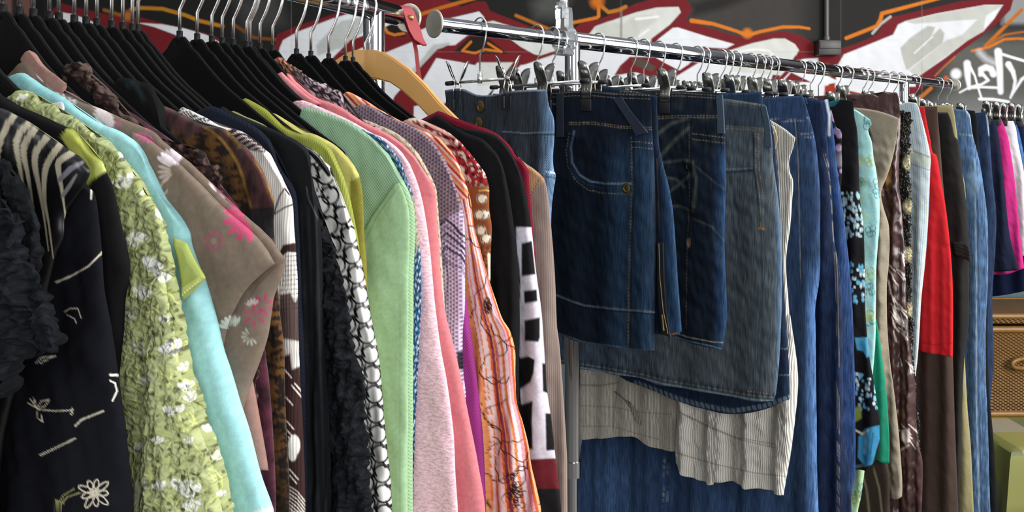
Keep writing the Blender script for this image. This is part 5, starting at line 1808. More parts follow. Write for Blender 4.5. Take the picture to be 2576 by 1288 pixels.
# --- whiskered dark denim skirt
def p_r3(p):
    G = '#4d5650'
    p.mixin(np.clip(nz(p.x, p.y, 1 / 90., 13) * .5, 0, 1) * np.clip((420 - p.y) / 150, 0, 1), '#39423e')
    for pts, w in (([(1650, 340), (1690, 310), (1724, 300)], 9), ([(1656, 400), (1700, 350), (1735, 320)], 9), ([(1660, 410), (1720, 402), (1742, 408)], 6), ([(1668, 446), (1700, 450), (1722, 470)], 5), ([(1676, 488), (1706, 466), (1736, 440)], 6),
                   ([(1668, 520), (1710, 518), (1742, 532)], 6), ([(1742, 408), (1752, 450), (1745, 520)], 8), ([(1744, 550), (1790, 570), (1822, 606)], 3), ([(1752, 420), (1800, 460), (1824, 476)], 3)):
        p.stroke(pts, w, G, 6, .75)
    stitch2(p, [(1650, 236), (1709, 234), (1802, 240), (1818, 244)], 7)
    stitch2(p, [(1640, 300), (1700, 296), (1805, 296)], -5)
    p.stroke([(1738, 300), (1738, 500), (1732, 640), (1730, 830)], 3, '#0a111b', 2, .9)
    p.stroke([(1734, 300), (1734, 500), (1728, 640), (1726, 830)], 2, '#6a5a48', 1.2, .7, dash=(9, 6))
    stitch2(p, [(1742, 336), (1822, 346)], 14)
    p.stroke([(1694, 836), (1730, 848), (1791, 860), (1820, 862)], 3, '#8c8a7a', 1.5, .7)
    p.stroke([(1694, 846), (1730, 858), (1791, 871), (1815, 879)], 4, '#4f6780', 2, .8)
    p.mixin(np.clip((p.x - 1790) / 40, 0, 1) * np.clip((p.y - 340) / 60, 0, 1) * .45, '#2f5886')  # lit right edge painted into the denim colour
    p.blob(1733, 610, 5, '#8a7452', 3, ry=12)


r3 = R('denim_skirt', 1602, 'dark denim skirt with worn whiskers and creases, right of the brass button skirt', 'skirt',
       [(1498, 226), (1637, 228), (1709, 230), (1802, 233), (1817, 239)], [(1821, 262), (1824, 290), (1823, 345), (1826, 459), (1822, 605), (1826, 715), (1828, 800), (1821, 849), (1815, 881)],
       left=[(1500, 400), (1505, 800)], bottom=[(1600, 822), (1696, 847), (1730, 859), (1791, 872)], fabk='denim', base='#101b29', T=.015, paint=p_r3, ns=190, nt=260, folds=fo((4, 110, 1.0, 0, .1)), wrinkle=.003)
m_loop = simple('denim_loop_pale', '#344658', .9, noise_amt=.5, noise_scale=300, bump=.001)
ribbon('belt_loop', [on_front(RR, r3, x, y, .0025) for x, y in ((1812, 238), (1815, 290), (1816, 336))], [.013, .013, .015], .0035, m_loop, r3, (RR.v[0], RR.v[1], 0))
disc_button(r3, 1734, 418, .0075, -.017, 'rivet', simple('dark_rivet', '#3a3836', .4, 1.0))


# --- grey blue denim skirt
def p_r4(p):
    p.mixin(np.clip(nz(p.x, p.y, 1 / 160., 23) * .6, 0, 1), '#545e64')
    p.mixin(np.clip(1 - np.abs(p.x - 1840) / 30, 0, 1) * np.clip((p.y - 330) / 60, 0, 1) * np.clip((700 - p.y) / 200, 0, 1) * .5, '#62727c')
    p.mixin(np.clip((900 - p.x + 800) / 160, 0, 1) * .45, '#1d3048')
    p.mixin(np.clip((p.x - 1945) / 20, 0, 1) * np.clip((p.y - 380) / 60, 0, 1) * .5, '#54789c')  # side light put into the colour along the right edge
    stitch2(p, [(1822, 254), (1880, 260), (1926, 268)], 7)
    stitch2(p, [(1820, 322), (1880, 326), (1930, 330)], -6)
    p.fill([(1822, 258), (1926, 270), (1930, 322), (1822, 316)], '#1f3046', 6, .6)
    p.stroke([(1822, 434), (1860, 432), (1894, 428)], 7, '#25344a', 3, .8)
    p.stroke([(1822, 426), (1860, 425), (1892, 423)], 3, '#8b9099', 1.6, .6)
    p.stroke([(1895, 335), (1896, 430), (1904, 480), (1914, 574)], 4, '#1a2838', 2, .85)
    vst(p, [(1900, 335), (1902, 430), (1910, 480), (1914, 574)], 8, '#9b9078')
    p.stroke([(1908, 574), (1922, 576)], 4, '#b07c40', 2)
    p.stroke([(1914, 576), (1918, 700), (1916, 850), (1910, 985)], 3.0, '#2a3a4c', 1.8, .7)
    hem = [(1400, 905), (1461, 915), (1526, 926), (1617, 942), (1670, 956), (1787, 976), (1893, 995), (1948, 1000)]
    p.stroke(hem, 3, '#8b8a7c', 1.6, .7)
    rs = np.random.RandomState(4)
    for x in range(1456, 1950, 14):
        y = np.interp(x, [q[0] for q in hem], [q[1] for q in hem])
        p.blob(x + rs.uniform(-3, 3), y - 3 + rs.uniform(-2, 2), rs.uniform(3, 5), '#1a2838', 4, .8, ry=9)
    p.stroke([(x, y + 10) for x, y in hem], 4, '#7d929e', 2.5, .75)
    p.stroke([(1880, 984), (1942, 992)], 2.4, '#b9783c', 1.2, .9, dash=(8, 3))
    p.stroke([(1530, 870), (1528, 930)], 2.5, '#162436', 2, .8)


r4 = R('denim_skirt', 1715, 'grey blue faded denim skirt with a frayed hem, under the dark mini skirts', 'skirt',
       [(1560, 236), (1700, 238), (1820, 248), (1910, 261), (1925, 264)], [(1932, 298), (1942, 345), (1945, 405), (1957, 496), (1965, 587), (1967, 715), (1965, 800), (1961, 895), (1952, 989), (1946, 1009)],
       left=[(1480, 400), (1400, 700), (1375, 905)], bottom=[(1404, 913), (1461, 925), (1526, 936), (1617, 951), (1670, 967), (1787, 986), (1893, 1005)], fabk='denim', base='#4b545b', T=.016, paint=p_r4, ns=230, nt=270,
       folds=fo((4, 120, 0.4, 0, .15)), wrinkle=.002)
ribbon('belt_loop', [on_front(RR, r4, x, y, .0025) for x, y in ((1922, 268), (1932, 310), (1936, 370))], [.011, .011, .013], .0035, m_loop, r4, (RR.v[0], RR.v[1], 0))
panel('waistband', RR, r4, [(1700, 232), (1824, 233), (1904, 230)], [(1904, 230), (1908, 262), (1912, 290)], [(1700, 290), (1820, 290), (1912, 290)], [(1700, 232), (1700, 290)], 'denim', '#233750', off=.019, T=.004, ns=50, nt=20)


# --- dark denim skirt with rounded hem
def p_r5(p):
    hem = [(1600, 962), (1655, 984), (1708, 1004), (1768, 1020), (1844, 1034), (1920, 1022), (1986, 1000)]
    p.stroke(hem, 12, '#6c7f90', 3, .75)
    for x in range(1590, 1985, 13):
        y = np.interp(x, [q[0] for q in hem], [q[1] for q in hem])
        p.stroke([(x, y - 6), (x + 4, y + 7)], 4, '#101b2a', 2, .9)
    p.fill([(1950, 876), (1984, 876), (1985, 944), (1950, 944)], '#14203a', 3)
    p.stroke([(1950, 944), (1986, 943)], 2.4, '#6d8196', 1.5, .7)
    p.stroke([(1966, 878), (1984, 877)], 3, '#6d8196', 1.5, .7)


r5 = R('denim_skirt', 1769, 'dark indigo denim skirt with a curved fringed hem, showing below the faded one', 'skirt',
       [(1640, 240), (1800, 244), (1915, 262)], [(1940, 310), (1955, 420), (1964, 560), (1971, 700), (1977, 800), (1982, 876), (1986, 944), (1987, 1004)],
       left=[(1580, 400), (1560, 700), (1555, 940)], bottom=[(1586, 959), (1655, 986), (1708, 1008), (1768, 1027), (1844, 1042), (1920, 1031)], fabk='denim', base='#1a2940', T=.011, paint=p_r5, ns=190, nt=200)


# --- cream corduroy shorts
def p_cord(p):
    p.mixin(np.clip((1710 - p.x) / 40, 0, 1) * .0, '#a8a49a')
    for pts in ([(1708, 1036), (1780, 1070), (1850, 1100), (1950, 1118)], [(1716, 1042), (1790, 1078), (1860, 1106), (1950, 1126)], [(1704, 1140), (1800, 1168), (1900, 1190), (1990, 1200)], [(1456, 1072), (1540, 1072), (1600, 1090), (1660, 1106)], [(1456, 1020), (1545, 1024), (1600, 1036), (1690, 1042)]):
        p.stroke(pts, 2.6, '#8d887c', 1.6, .8)
    p.stroke([(1455, 968), (1510, 970), (1556, 962)], 4, '#6d675d', 3, .7)
    p.stroke([(1556, 962), (1546, 1020), (1542, 1080)], 3, '#857f73', 2, .8)


r6 = R('corduroy_shorts', 1785, 'cream fine corduroy shorts with turned hems, folded waist showing a zip', 'shorts',
       [(1640, 252), (1800, 262), (1925, 292), (1942, 304), (1973, 323), (2001, 346)], [(1995, 373), (1985, 405), (1987, 432), (1995, 455), (1993, 503), (1988, 569), (1978, 642), (1978, 690), (1984, 760), (1988, 840)],
       left=[(1600, 400), (1560, 840)], bottom=[(1780, 850)], fabk='cord', base='#c8c4b8', T=.012, paint=p_cord, ns=120, nt=120, folds=fo((4, 40, 0, .5, .1)))
LLEG = panel('left_leg', RR, r6, [(1430, 860), (1580, 880), (1730, 900)], [(1730, 900), (1716, 1030), (1704, 1137)], [(1432, 1108), (1461, 1107), (1526, 1103), (1590, 1099), (1617, 1114), (1655, 1130), (1704, 1137)], [(1430, 860), (1430, 980), (1432, 1108)],
      'cord', '#b4afa3', off=.005, T=.010, paint=p_cord, ns=130, nt=110, folds=fo((4, 70, 0, 0, .1)))  # darker base than right_leg: the shade on this leg is in its colour
rl = panel('right_leg', RR, r6, [(1712, 780), (1850, 780), (1990, 790)], [(1990, 790), (1996, 830), (2008, 914), (2010, 970), (2004, 1046), (1995, 1122), (1982, 1198), (1974, 1244)],
           [(1704, 1160), (1730, 1186), (1768, 1210), (1804, 1214), (1806, 1207), (1901, 1224), (1945, 1236), (1974, 1244)], [(1712, 780), (1708, 1027), (1702, 1120), (1704, 1160)], 'cord', '#cfcbc2', off=-.004, T=.012, paint=p_cord, ns=150, nt=180,
           folds=fo((11, 85, 1.2, .1, .05), (3, 33, 0, 0, .3)), wrinkle=.004)
ribbon('belt_tab', [on_front(RR, LLEG, x, y, .003) for x, y in ((1556, 990), (1580, 1008), (1600, 1036), (1612, 1066))], [.022, .024, .024, .018], .004, fab('cord'), r6, (RR.v[0], RR.v[1], -.3))
zf = panel('zip_fly', RR, r6, [(1944, 312), (1956, 318)], [(1956, 318), (1964, 350), (1952, 400)], [(1944, 400), (1952, 400)], [(1944, 312), (1946, 360), (1944, 400)], 'plain', '#c3b79c', off=-.013, T=.002, ns=20, nt=30, label='zip fly with brass pull')
MB().tube([on_plane(RR, r6, x, y, -.017) for x, y in ((1955, 330), (1951, 352), (1947, 372))], .0026, 8).build('zip_pull', M_BRASS, zf)
for o_ in (rl, zf):
    pass
tab = [c for c in r6.children if c.name.startswith('belt_tab')][0]
n_ = len(tab.data.vertices)
set_attrs(tab.data, np.repeat(hx('#8f8a7e')[None], n_, 0), np.array([[v.co.x, v.co.z, 0] for v in tab.data.vertices]))


# --- long blue denim skirt
def p_r7(p):
    p.mixin(np.clip(nz(p.x, p.y, 1 / 170., 33) * .8, 0, 1) * .7, '#26395a')
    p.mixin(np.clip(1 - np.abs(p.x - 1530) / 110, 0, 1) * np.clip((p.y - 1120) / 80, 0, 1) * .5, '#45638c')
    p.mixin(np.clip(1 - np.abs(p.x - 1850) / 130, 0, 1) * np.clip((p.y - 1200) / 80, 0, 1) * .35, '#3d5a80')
    p.mixin(np.clip((p.x - 2024) / 8, 0, 1) * np.clip((p.y - 640) / 100, 0, 1) * .55, '#5c84bd')  # paler strip paints the light that catches the right edge
    vst(p, [(1672, 1120), (1670, 1200), (1668, 1290)], 10, '#8fa0ae')
    p.stroke([(1682, 1120), (1680, 1290)], 4, '#14233a', 3, .8)
    stitch2(p, [(1940, 300), (1990, 300), (2038, 296)], 5, '#8d8f90')
    p.stroke([(2004, 300), (2012, 400), (2018, 700)], 2.5, '#1b2e48', 2, .8)
    p.stroke([(2000, 300), (2008, 400), (2014, 700)], 2, '#8d8a80', 1.3, .7)
    stitch2(p, [(2014, 338), (2046, 334)], 10, '#8d8f90')


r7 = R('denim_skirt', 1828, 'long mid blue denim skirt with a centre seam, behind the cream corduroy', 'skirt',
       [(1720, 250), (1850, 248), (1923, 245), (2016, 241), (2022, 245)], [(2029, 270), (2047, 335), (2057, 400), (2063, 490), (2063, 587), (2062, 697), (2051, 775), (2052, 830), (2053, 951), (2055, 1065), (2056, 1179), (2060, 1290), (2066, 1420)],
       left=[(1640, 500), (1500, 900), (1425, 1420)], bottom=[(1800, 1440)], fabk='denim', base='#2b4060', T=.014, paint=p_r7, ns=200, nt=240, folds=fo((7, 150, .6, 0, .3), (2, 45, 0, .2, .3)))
panel('waistband', RR, r7, [(1800, 254), (1930, 250), (1990, 258), (2020, 243)], [(2020, 243), (2026, 262)], [(1800, 300), (1930, 296), (2026, 262)], [(1800, 254), (1800, 300)], 'denim', '#1c2e47', off=.012, T=.003, ns=40, nt=14)


# --- narrow neighbours further along
def jeans(stitch, base, hi):
    def f(p):
        p.mixin(np.clip(nz(p.x, p.y, 1 / 80., 43), 0, 1) * .35, hi)
        for s in stitch:
            vst(p, s, 5, '#8d8577')
    return f


r8a = R('jeans', 1865, 'dark indigo jeans with a doubled side seam, right of the long denim skirt', 'jeans', [(1985, 250), (2022, 245), (2066, 252)],
        [(2073, 285), (2081, 350), (2088, 441), (2093, 489), (2099, 605), (2115, 697), (2121, 820), (2121, 951), (2126, 1103), (2136, 1180), (2142, 1290)], fabk='denim', base='#1a2742', T=.013, ns=110, nt=200,
        paint=jeans([[(2072, 390), (2086, 440), (2092, 520), (2102, 700), (2106, 900), (2106, 1290)]], '#1a2742', '#2b3f63'), folds=fo((4, 40, 0, .4)), length=-.95)
r8b = R('jeans', 1904, 'bright blue jeans with a pale waist edge, just behind the indigo pair', 'jeans', [(2040, 262), (2069, 253), (2084, 248)],
        [(2092, 300), (2099, 352), (2106, 423), (2119, 514), (2130, 605), (2139, 697), (2145, 790), (2150, 951), (2152, 1141), (2149, 1210), (2139, 1258), (2136, 1290)], fabk='denim', base='#2a4370', T=.012, ns=90, nt=200,
        paint=lambda p: (jeans([], '', '#3a5888')(p), p.stroke([(2078, 250), (2086, 290), (2086, 340)], 7, '#d0d6dc', 3)), folds=fo((4, 50, 1)), length=-.95)


def p_lavfl(p):
    p.mixin(np.ones_like(p.x), '#121014')
    for (x, y, r) in [(2092, 285, 7), (2098, 298, 8), (2104, 330, 9), (2112, 340, 8), (2110, 372, 9), (2104, 440, 6), (2116, 430, 5)]:
        p.blob(x, y, r, '#8d7796', 4)
    p.mixin(np.clip((p.y - 375) / 20, 0, 1) * np.clip((425 - p.y) / 10, 0, 1) * .8, '#77727e')


r9a = R('skirt', 1925, 'short black skirt with lavender flowers, beside the black printed trousers', 'skirt', [(2060, 276), (2082, 270), (2091, 276)], [(2104, 320), (2116, 329), (2117, 373), (2118, 416), (2116, 470), (2112, 520)], fabk='plain', base='#121014', T=.010,
        paint=p_lavfl, ns=110, nt=90)


def p_r9b(p):
    B, T2 = '#3f87a8', '#1f5a6c'
    p.fill([(2085, 246), (2114, 250), (2100, 266), (2084, 270)], '#1d5a66', 3)
    rs = np.random.RandomState(9)
    for (y0, y1, dens, col) in ((485, 600, 75, '#8fb0b8'), (660, 760, 46, '#5fa5c2'), (940, 1030, 50, '#6fa3bd')):
        for k in range(dens):
            y = rs.uniform(y0, y1)
            x = float(np.interp(y, [420, 620, 800, 960, 1060], [2140, 2148, 2164, 2176, 2190])) + rs.uniform(-26, 26)
            p.blob(x, y, rs.uniform(1.8, 4.2), col if k % 3 else '#c0d0d0', 2, .95, ry=rs.uniform(3, 7))
    p.fill([(2150, 850), (2186, 848), (2186, 896), (2180, 900), (2172, 884), (2156, 880)], B, 3)
    p.fill([(2176, 1078), (2212, 1070), (2213, 1104), (2205, 1130), (2195, 1168), (2176, 1174), (2158, 1150), (2160, 1100)], '#3a86ae', 4)
    p.stroke([(2180, 1090), (2176, 1140)], 8, '#7fb2c4', 5, .8)
    p.stroke([(2196, 1090), (2190, 1140)], 4, '#1d4a66', 3, .7)
    p.stroke([(2152, 1082), (2170, 1092), (2184, 1082)], 5, '#c8c39c', 2.5)
    p.fill([(2140, 1030), (2166, 1020), (2168, 1052), (2144, 1066)], '#7d8a3f', 5, .9)
    p.stroke([(2152, 1174), (2176, 1170)], 8, '#4a5a60', 4, .8)


r9b = R('trousers', 1942, 'black trousers with blue brush print patches, a teal band at the waist', 'trousers', [(2085, 256), (2112, 250), (2147, 253)],
        [(2149, 290), (2156, 326), (2160, 400), (2163, 496), (2172, 569), (2175, 678), (2176, 760), (2180, 830), (2187, 895), (2199, 963), (2211, 1046), (2214, 1065), (2213, 1103), (2206, 1150), (2180, 1186)],
        fabk='plain', base='#121114', T=.011, paint=p_r9b, ns=170, nt=330, folds=fo((4, 40, .6)))


def p_r10(p):
    rs = np.random.RandomState(12)
    p.mixin(np.clip(nz(p.x, p.y, 1 / 60., 14), 0, 1) * .5, '#7fc3cc')
    p.mixin(np.clip((p.y - 1000) / 60, 0, 1), '#a9c79c')
    for k in range(46):
        x, y = rs.uniform(2140, 2220), rs.uniform(280, 1290)
        r = rs.uniform(9, 20)
        c = '#4f8086' if k % 3 else '#9aa84e'
        for j in range(4):
            a = j * 1.57 + rs.uniform(0, 1)
            q = [(x + r * .6 * math.cos(a) + r * .55 * math.cos(b2), y + r * .6 * math.sin(a) + r * .55 * math.sin(b2)) for b2 in np.linspace(0, 6.28, 10)]
            p.stroke(q, 2.2, c, 1.2, .9)
    for k in range(8):
        p.blob(rs.uniform(2150, 2210), rs.uniform(300, 900), 12, '#b9cf8a', 10, .6)


r10 = R('trousers', 1960, 'aqua trousers with a fine line flower print, beside the khaki ones', 'trousers', [(2130, 272), (2147, 274), (2159, 280), (2190, 301)],
        [(2192, 312), (2184, 328), (2193, 357), (2198, 400), (2203, 423), (2212, 496), (2212, 569), (2205, 660), (2203, 760), (2202, 857), (2196, 933), (2190, 1010), (2182, 1100), (2175, 1185), (2166, 1250), (2158, 1290)], fabk='plain',
        base='#a2d2ce', T=.010, paint=p_r10, ns=150, nt=330, folds=fo((3, 40, 0)))
r10g = R('skirt', 1974, 'plain emerald green skirt showing as a sliver below the aqua trousers', 'skirt', [(2140, 290), (2170, 300), (2180, 330)], [(2186, 600), (2196, 760), (2211, 838), (2222, 914), (2230, 989), (2237, 1103), (2237, 1168)],
         fabk='plain', base='#1d7a5e', T=.008, ns=60, nt=120, folds=fo((4, 30, 0)))


def p_r11b(p):
    for x in (2180, 2212):
        p.stroke([(x - 14, 1180), (x, 1230), (x + 8, 1300)], 5, '#8a7a68', 3, .8)


r11b = R('skirt', 1986, 'dark brown skirt with thin beige pleat lines, low beside the khaki trousers', 'skirt', [(2150, 300), (2180, 310), (2195, 340)], [(2205, 700), (2215, 1000), (2230, 1160), (2237, 1200), (2238, 1290)], fabk='plain', base='#352a25', T=.008, ns=90, nt=120,
         paint=p_r11b, length=-.95)


def p_r11(p):
    p.mixin(np.clip(nz(p.x, p.y, 1 / 90., 19), 0, 1) * .35, '#6f675a')
    p.stroke([(2180, 305), (2200, 350), (2225, 380)], 6, '#9a9282', 5, .6)


r11 = R('trousers', 2027, 'khaki taupe trousers with soft creases, left of the brown satin pair', 'trousers', [(2120, 268), (2147, 270), (2200, 277), (2244, 290), (2262, 298)],
        [(2258, 330), (2252, 368), (2241, 416), (2228, 452), (2217, 484), (2222, 520), (2236, 569), (2236, 660), (2231, 715), (2232, 820), (2237, 895), (2252, 1008), (2264, 1122), (2270, 1246), (2258, 1256)], fabk='plain', base='#8b8271', T=.013,
        paint=p_r11, ns=110, nt=220, folds=fo((6, 60, .5, .3), (2, 25, 0)), wrinkle=.004)


def p_r12(p):
    rs = np.random.RandomState(15)
    W = '#cbbfba'
    p.mixin(np.clip(nz(p.x, p.y, 1 / 50., 17), 0, 1) * .5, '#5d3f3a')
    for (x, y, n) in ((2246, 690, 9), (2258, 770, 12), (2270, 660, 8), (2262, 810, 14), (2275, 1100, 6), (2278, 930, 5)):
        for k in range(n):
            a = rs.uniform(.6, 1.4)
            x0, y0 = x + rs.uniform(-22, 12), y + rs.uniform(-34, 30)
            l = rs.uniform(16, 42)
            p.stroke([(x0, y0), (x0 + l * math.cos(a), y0 + l * math.sin(a))], [1.5, rs.uniform(2.5, 5)], W, 1.4, .9)
    p.fill([(2268, 1082), (2288, 1078), (2290, 1110), (2276, 1116), (2266, 1104)], W, 4, .8)
    p.fill([(2225, 420), (2240, 400), (2244, 430), (2240, 478), (2230, 480)], '#b08a58', 4, .9)
    p.fill([(2226, 470), (2246, 452), (2262, 462), (2262, 500), (2240, 490)], '#2b1714', 4, .7)
    p.stroke([(2260, 1135), (2286, 1120)], 4, W, 3, .7)


r12 = R('trousers', 2053, 'brown satin trousers with white splash print and gathered waist', 'trousers', [(2195, 236), (2212, 242), (2223, 230), (2238, 234), (2257, 234), (2262, 270)],
        [(2266, 300), (2264, 350), (2262, 459), (2269, 532), (2276, 642), (2280, 751), (2284, 810), (2294, 895), (2302, 970), (2305, 1065), (2313, 1122), (2321, 1165), (2320, 1255), (2318, 1290)], fabk='satin', base='#3c2524', T=.012, paint=p_r12, ns=170,
        nt=330, folds=fo((5, 40, 0, .4, .02), (2, 18, 1)), wrinkle=.005)


def p_r13(p):
    n = nz(p.x, p.y, 1 / 14., 91, 3)
    p.mixin(np.clip(1 - np.abs(n) * 9, 0, 1) * .9, '#9a968a')
    for y in (410, 520, 640, 780):
        p.blob(2284, y, 12, '#bdb48e', 8, .8, ry=16)


r13 = R('skirt', 2074, 'long black skirt with pale swirls and a furry fringe, left of the pinstripe trousers', 'skirt', [(2240, 276), (2263, 279), (2291, 280)], [(2294, 305), (2288, 342), (2289, 423), (2294, 514), (2294, 642), (2296, 751), (2298, 820), (2299, 895), (2308, 1027), (2314, 1090), (2316, 1290)],
        fabk='lace', base='#121212', T=.010, paint=p_r13, ns=130, nt=330, edge_ruff=.004, ruff=.002, length=-.95)


def p_r14(p):
    for k in range(26):
        x = 2236 + k * 5
        p.stroke([(x - 10, 255), (x + 8, 380), (x + 4, 560), (x - 14, 800), (x - 26, 960)], 1.8, '#6f8798' if k % 3 else '#a9a57c', 1.2, .8)
    p.fill([(2286, 378), (2292, 372), (2341, 394), (2340, 424), (2292, 408)], '#a9ad9a', 3, .6)
    p.stroke([(2286, 376), (2341, 396)], 4, '#7d8272', 2, .8)
    p.stroke([(2292, 412), (2338, 428)], 3, '#6d7a7c', 2, .7)
    p.stroke([(2288, 372), (2296, 384)], 6, '#d0caa8', 3)


r14 = R('trousers', 2119, 'pale blue and white pinstripe cropped trousers with a pocket flap', 'trousers', [(2240, 272), (2260, 265), (2282, 257), (2305, 259)],
        [(2311, 270), (2319, 298), (2332, 349), (2341, 394), (2340, 425), (2336, 532), (2329, 642), (2318, 751), (2314, 820), (2309, 895), (2300, 972)], fabk='plain', base='#b4c1c9', T=.011, paint=p_r14, ns=150, nt=260, folds=fo((4, 40, .3)))
r15 = R('skirt', 2147, 'bright red skirt with a stitched hem', 'skirt', [(2290, 270), (2313, 268), (2325, 269)], [(2331, 305), (2340, 349), (2346, 383), (2356, 391), (2367, 452), (2378, 514), (2389, 605), (2396, 697), (2398, 790), (2397, 899)],
        fabk='plain', base='#b01c22', T=.013, ns=110, nt=160, bottom=[(2355, 902), (2313, 898)], rr=2.0, left=None,
        paint=lambda p: p.stroke([(2300, 860), (2350, 866), (2398, 864)], 2.5, '#7f1217', 2, .8).stroke([(2360, 610), (2376, 618), (2390, 614)], 3, '#7f1217', 3, .6), folds=fo((4, 60, 0, 0, .3), (2, 25, 2, 0, .4)))
r16 = R('skirt', 2185, 'long dark brown skirt hanging behind the red one', 'skirt', [(2310, 270), (2325, 268), (2358, 268)], [(2360, 305), (2364, 350), (2371, 441), (2384, 600), (2392, 800), (2397, 902), (2402, 1065), (2408, 1217), (2411, 1290)], fabk='plain', base='#43352f', T=.012,
        ns=80, nt=140, folds=fo((4, 50, 0)), length=-1.0)


def p_r17(p):
    p.mixin(np.clip((p.x - 2384) / 8, 0, 1) * .5, '#2a2a28')
    p.stroke([(2362, 283), (2384, 283)], 3, '#55534f', 2)


r17 = R('trousers', 2200, 'black trousers with a turned tab on the thigh, right of the brown skirt', 'trousers', [(2340, 282), (2359, 282), (2384, 282)], [(2393, 305), (2402, 344), (2410, 352), (2422, 441), (2433, 532), (2437, 613), (2438, 715), (2436, 820), (2427, 895), (2422, 980), (2419, 1065), (2415, 1290)],
        fabk='plain', base='#1b1a19', T=.012, paint=p_r17, ns=90, nt=160, folds=fo((4, 45, 0)), length=-1.0)
panel('thigh_tab', RR, r17, [(2400, 606), (2436, 613), (2445, 627)], [(2445, 627), (2447, 645), (2447, 663)], [(2406, 640), (2436, 652), (2447, 663)], [(2400, 606), (2406, 640)], 'plain', '#211f1e', off=-.015, T=.004, ns=30, nt=20,
      paint=lambda p: [p.stroke([(2405, 616 + k * 9), (2447, 632 + k * 9)], 2, '#33302d', 1.5) for k in range(4)])
r18 = R('trousers', 2239, 'pale khaki trousers, seen at the waist and again as a wedge beside the pale jeans', 'trousers', [(2350, 266), (2361, 264), (2395, 265)], [(2400, 282), (2408, 341), (2417, 416), (2426, 459), (2431, 532), (2424, 700), (2422, 850), (2427, 899), (2434, 1027), (2442, 1122), (2450, 1290)],
        fabk='plain', base='#8e8662', T=.010, ns=80, nt=130, folds=fo((3, 40, 0)), length=-1.0)


def p_r19(p):
    p.mixin(np.clip(nz(p.x, p.y, 1 / 60., 27), 0, 1) * .5, '#5f84b5')
    p.stroke([(2452, 400), (2456, 700), (2456, 1000), (2464, 1290)], 2.6, '#9db0c0', 1.6, .8)
    p.stroke([(2458, 400), (2462, 700), (2462, 1000), (2470, 1290)], 3, '#22344f', 2, .7)
    p.stroke([(2432, 279), (2442, 296), (2449, 335)], 6, '#a9bccb', 3, .7)
    stitch2(p, [(2405, 330), (2450, 335)], 6, '#8fa0ac')
    p.blob(2450, 460, 14, '#8fb0cf', 12, .5, ry=40)


r19 = R('jeans', 2262, 'faded light blue jeans with a pale side seam, near the far end', 'jeans', [(2388, 276), (2400, 274), (2431, 277)], [(2440, 290), (2446, 335), (2464, 405), (2478, 496), (2485, 569), (2485, 715), (2480, 820), (2480, 951), (2485, 1065), (2489, 1217), (2492, 1290)],
        fabk='denim', base='#4a6485', T=.013, paint=p_r19, ns=110, nt=190, folds=fo((4, 50, 0)), length=-1.05)
r19b = R('trousers', 2281, 'narrow black trousers between the two last pairs of jeans', 'trousers', [(2420, 278), (2432, 277), (2452, 279)], [(2458, 300), (2464, 400), (2478, 560), (2486, 720), (2484, 860), (2490, 1000), (2499, 1103), (2506, 1217), (2509, 1290)], fabk='plain', base='#101114', T=.010,
         ns=70, nt=120, length=-1.05)
r20 = R('jeans', 2317, 'dark blue jeans, last pair before the gap to the white wall', 'jeans', [(2440, 286), (2455, 284), (2479, 282)], [(2486, 300), (2490, 350), (2498, 459), (2506, 532), (2504, 624), (2496, 751), (2498, 830), (2500, 914), (2496, 960), (2490, 1040), (2486, 1290)], fabk='denim', base='#20304b', T=.012,
        ns=90, nt=150, paint=lambda p: p.stroke([(2482, 290), (2488, 340)], 4, '#8fa0b0', 2, .7), folds=fo((4, 45, 0)), length=-1.05)

# clip hangers
CH = [(r1, 1222, 'pale denim skirt with buttons', dict(clips=(-.062, .072), dz=.000, turn=math.pi / 2 + .80, half=.085)), (r2, 1405, 'dark denim skirt with the brass button', dict(clips=(-.088, .09))),
      (r3, 1602, 'whiskered dark denim skirt', dict(clips=(-.088, .09))), (r4, 1715, 'grey blue frayed skirt', dict(clips=(-.088, .09))), (r5, 1769, 'indigo skirt with the curved hem', dict(clips=(-.088, .09))),
      (r6, 1785, 'cream corduroy shorts', dict(clips=(-.088, .09))), (r7, 1828, 'long blue denim skirt', dict(clips=(-.088, .09))), (r8a, 1865, 'dark indigo jeans', dict(clips=(-.088, .09))), (r8b, 1904, 'bright blue jeans', dict(clips=(-.088, .09))),
      (r9a, 1925, 'lavender flowered skirt', dict(clips=(-.088, .09))), (r9b, 1942, 'black trousers with blue print', dict(clips=(-.088, .09), dz=-.008)), (r10, 1960, 'aqua flowered trousers', dict(clips=(-.088, .09), dz=-.02)),
      (r11, 2027, 'khaki taupe trousers', dict(clips=(-.088, .09), dz=-.02)), (r12, 2053, 'brown satin trousers', dict(clips=(-.088, .09))), (r13, 2074, 'black swirl skirt', dict(clips=(-.088, .09), dz=-.02)),
      (r14, 2119, 'pinstripe cropped trousers', dict(clips=(-.088, .09), dz=-.01)), (r15, 2147, 'red skirt', dict(clips=(-.088, .09), dz=-.018)), (r16, 2185, 'long dark brown skirt', dict(clips=(-.088, .09), dz=-.018)),
      (r17, 2200, 'black trousers with the thigh tab', dict(clips=(-.088, .09), dz=-.03)), (r18, 2239, 'pale khaki trousers', dict(clips=(-.088, .09), dz=-.012)), (r19, 2262, 'faded light blue jeans', dict(clips=(-.088, .09), dz=-.02)),
      (r19b, 2281, 'narrow black trousers', dict(clips=(-.088, .09), dz=-.026)), (r20, 2317, 'last dark blue jeans', dict(clips=(-.088, .09), dz=-.03))]
for g, hkx, what, kw in CH:
    kw.setdefault('half', .125)
    clip_hanger(hkx, 'chrome clip hanger holding the ' + what, **kw)
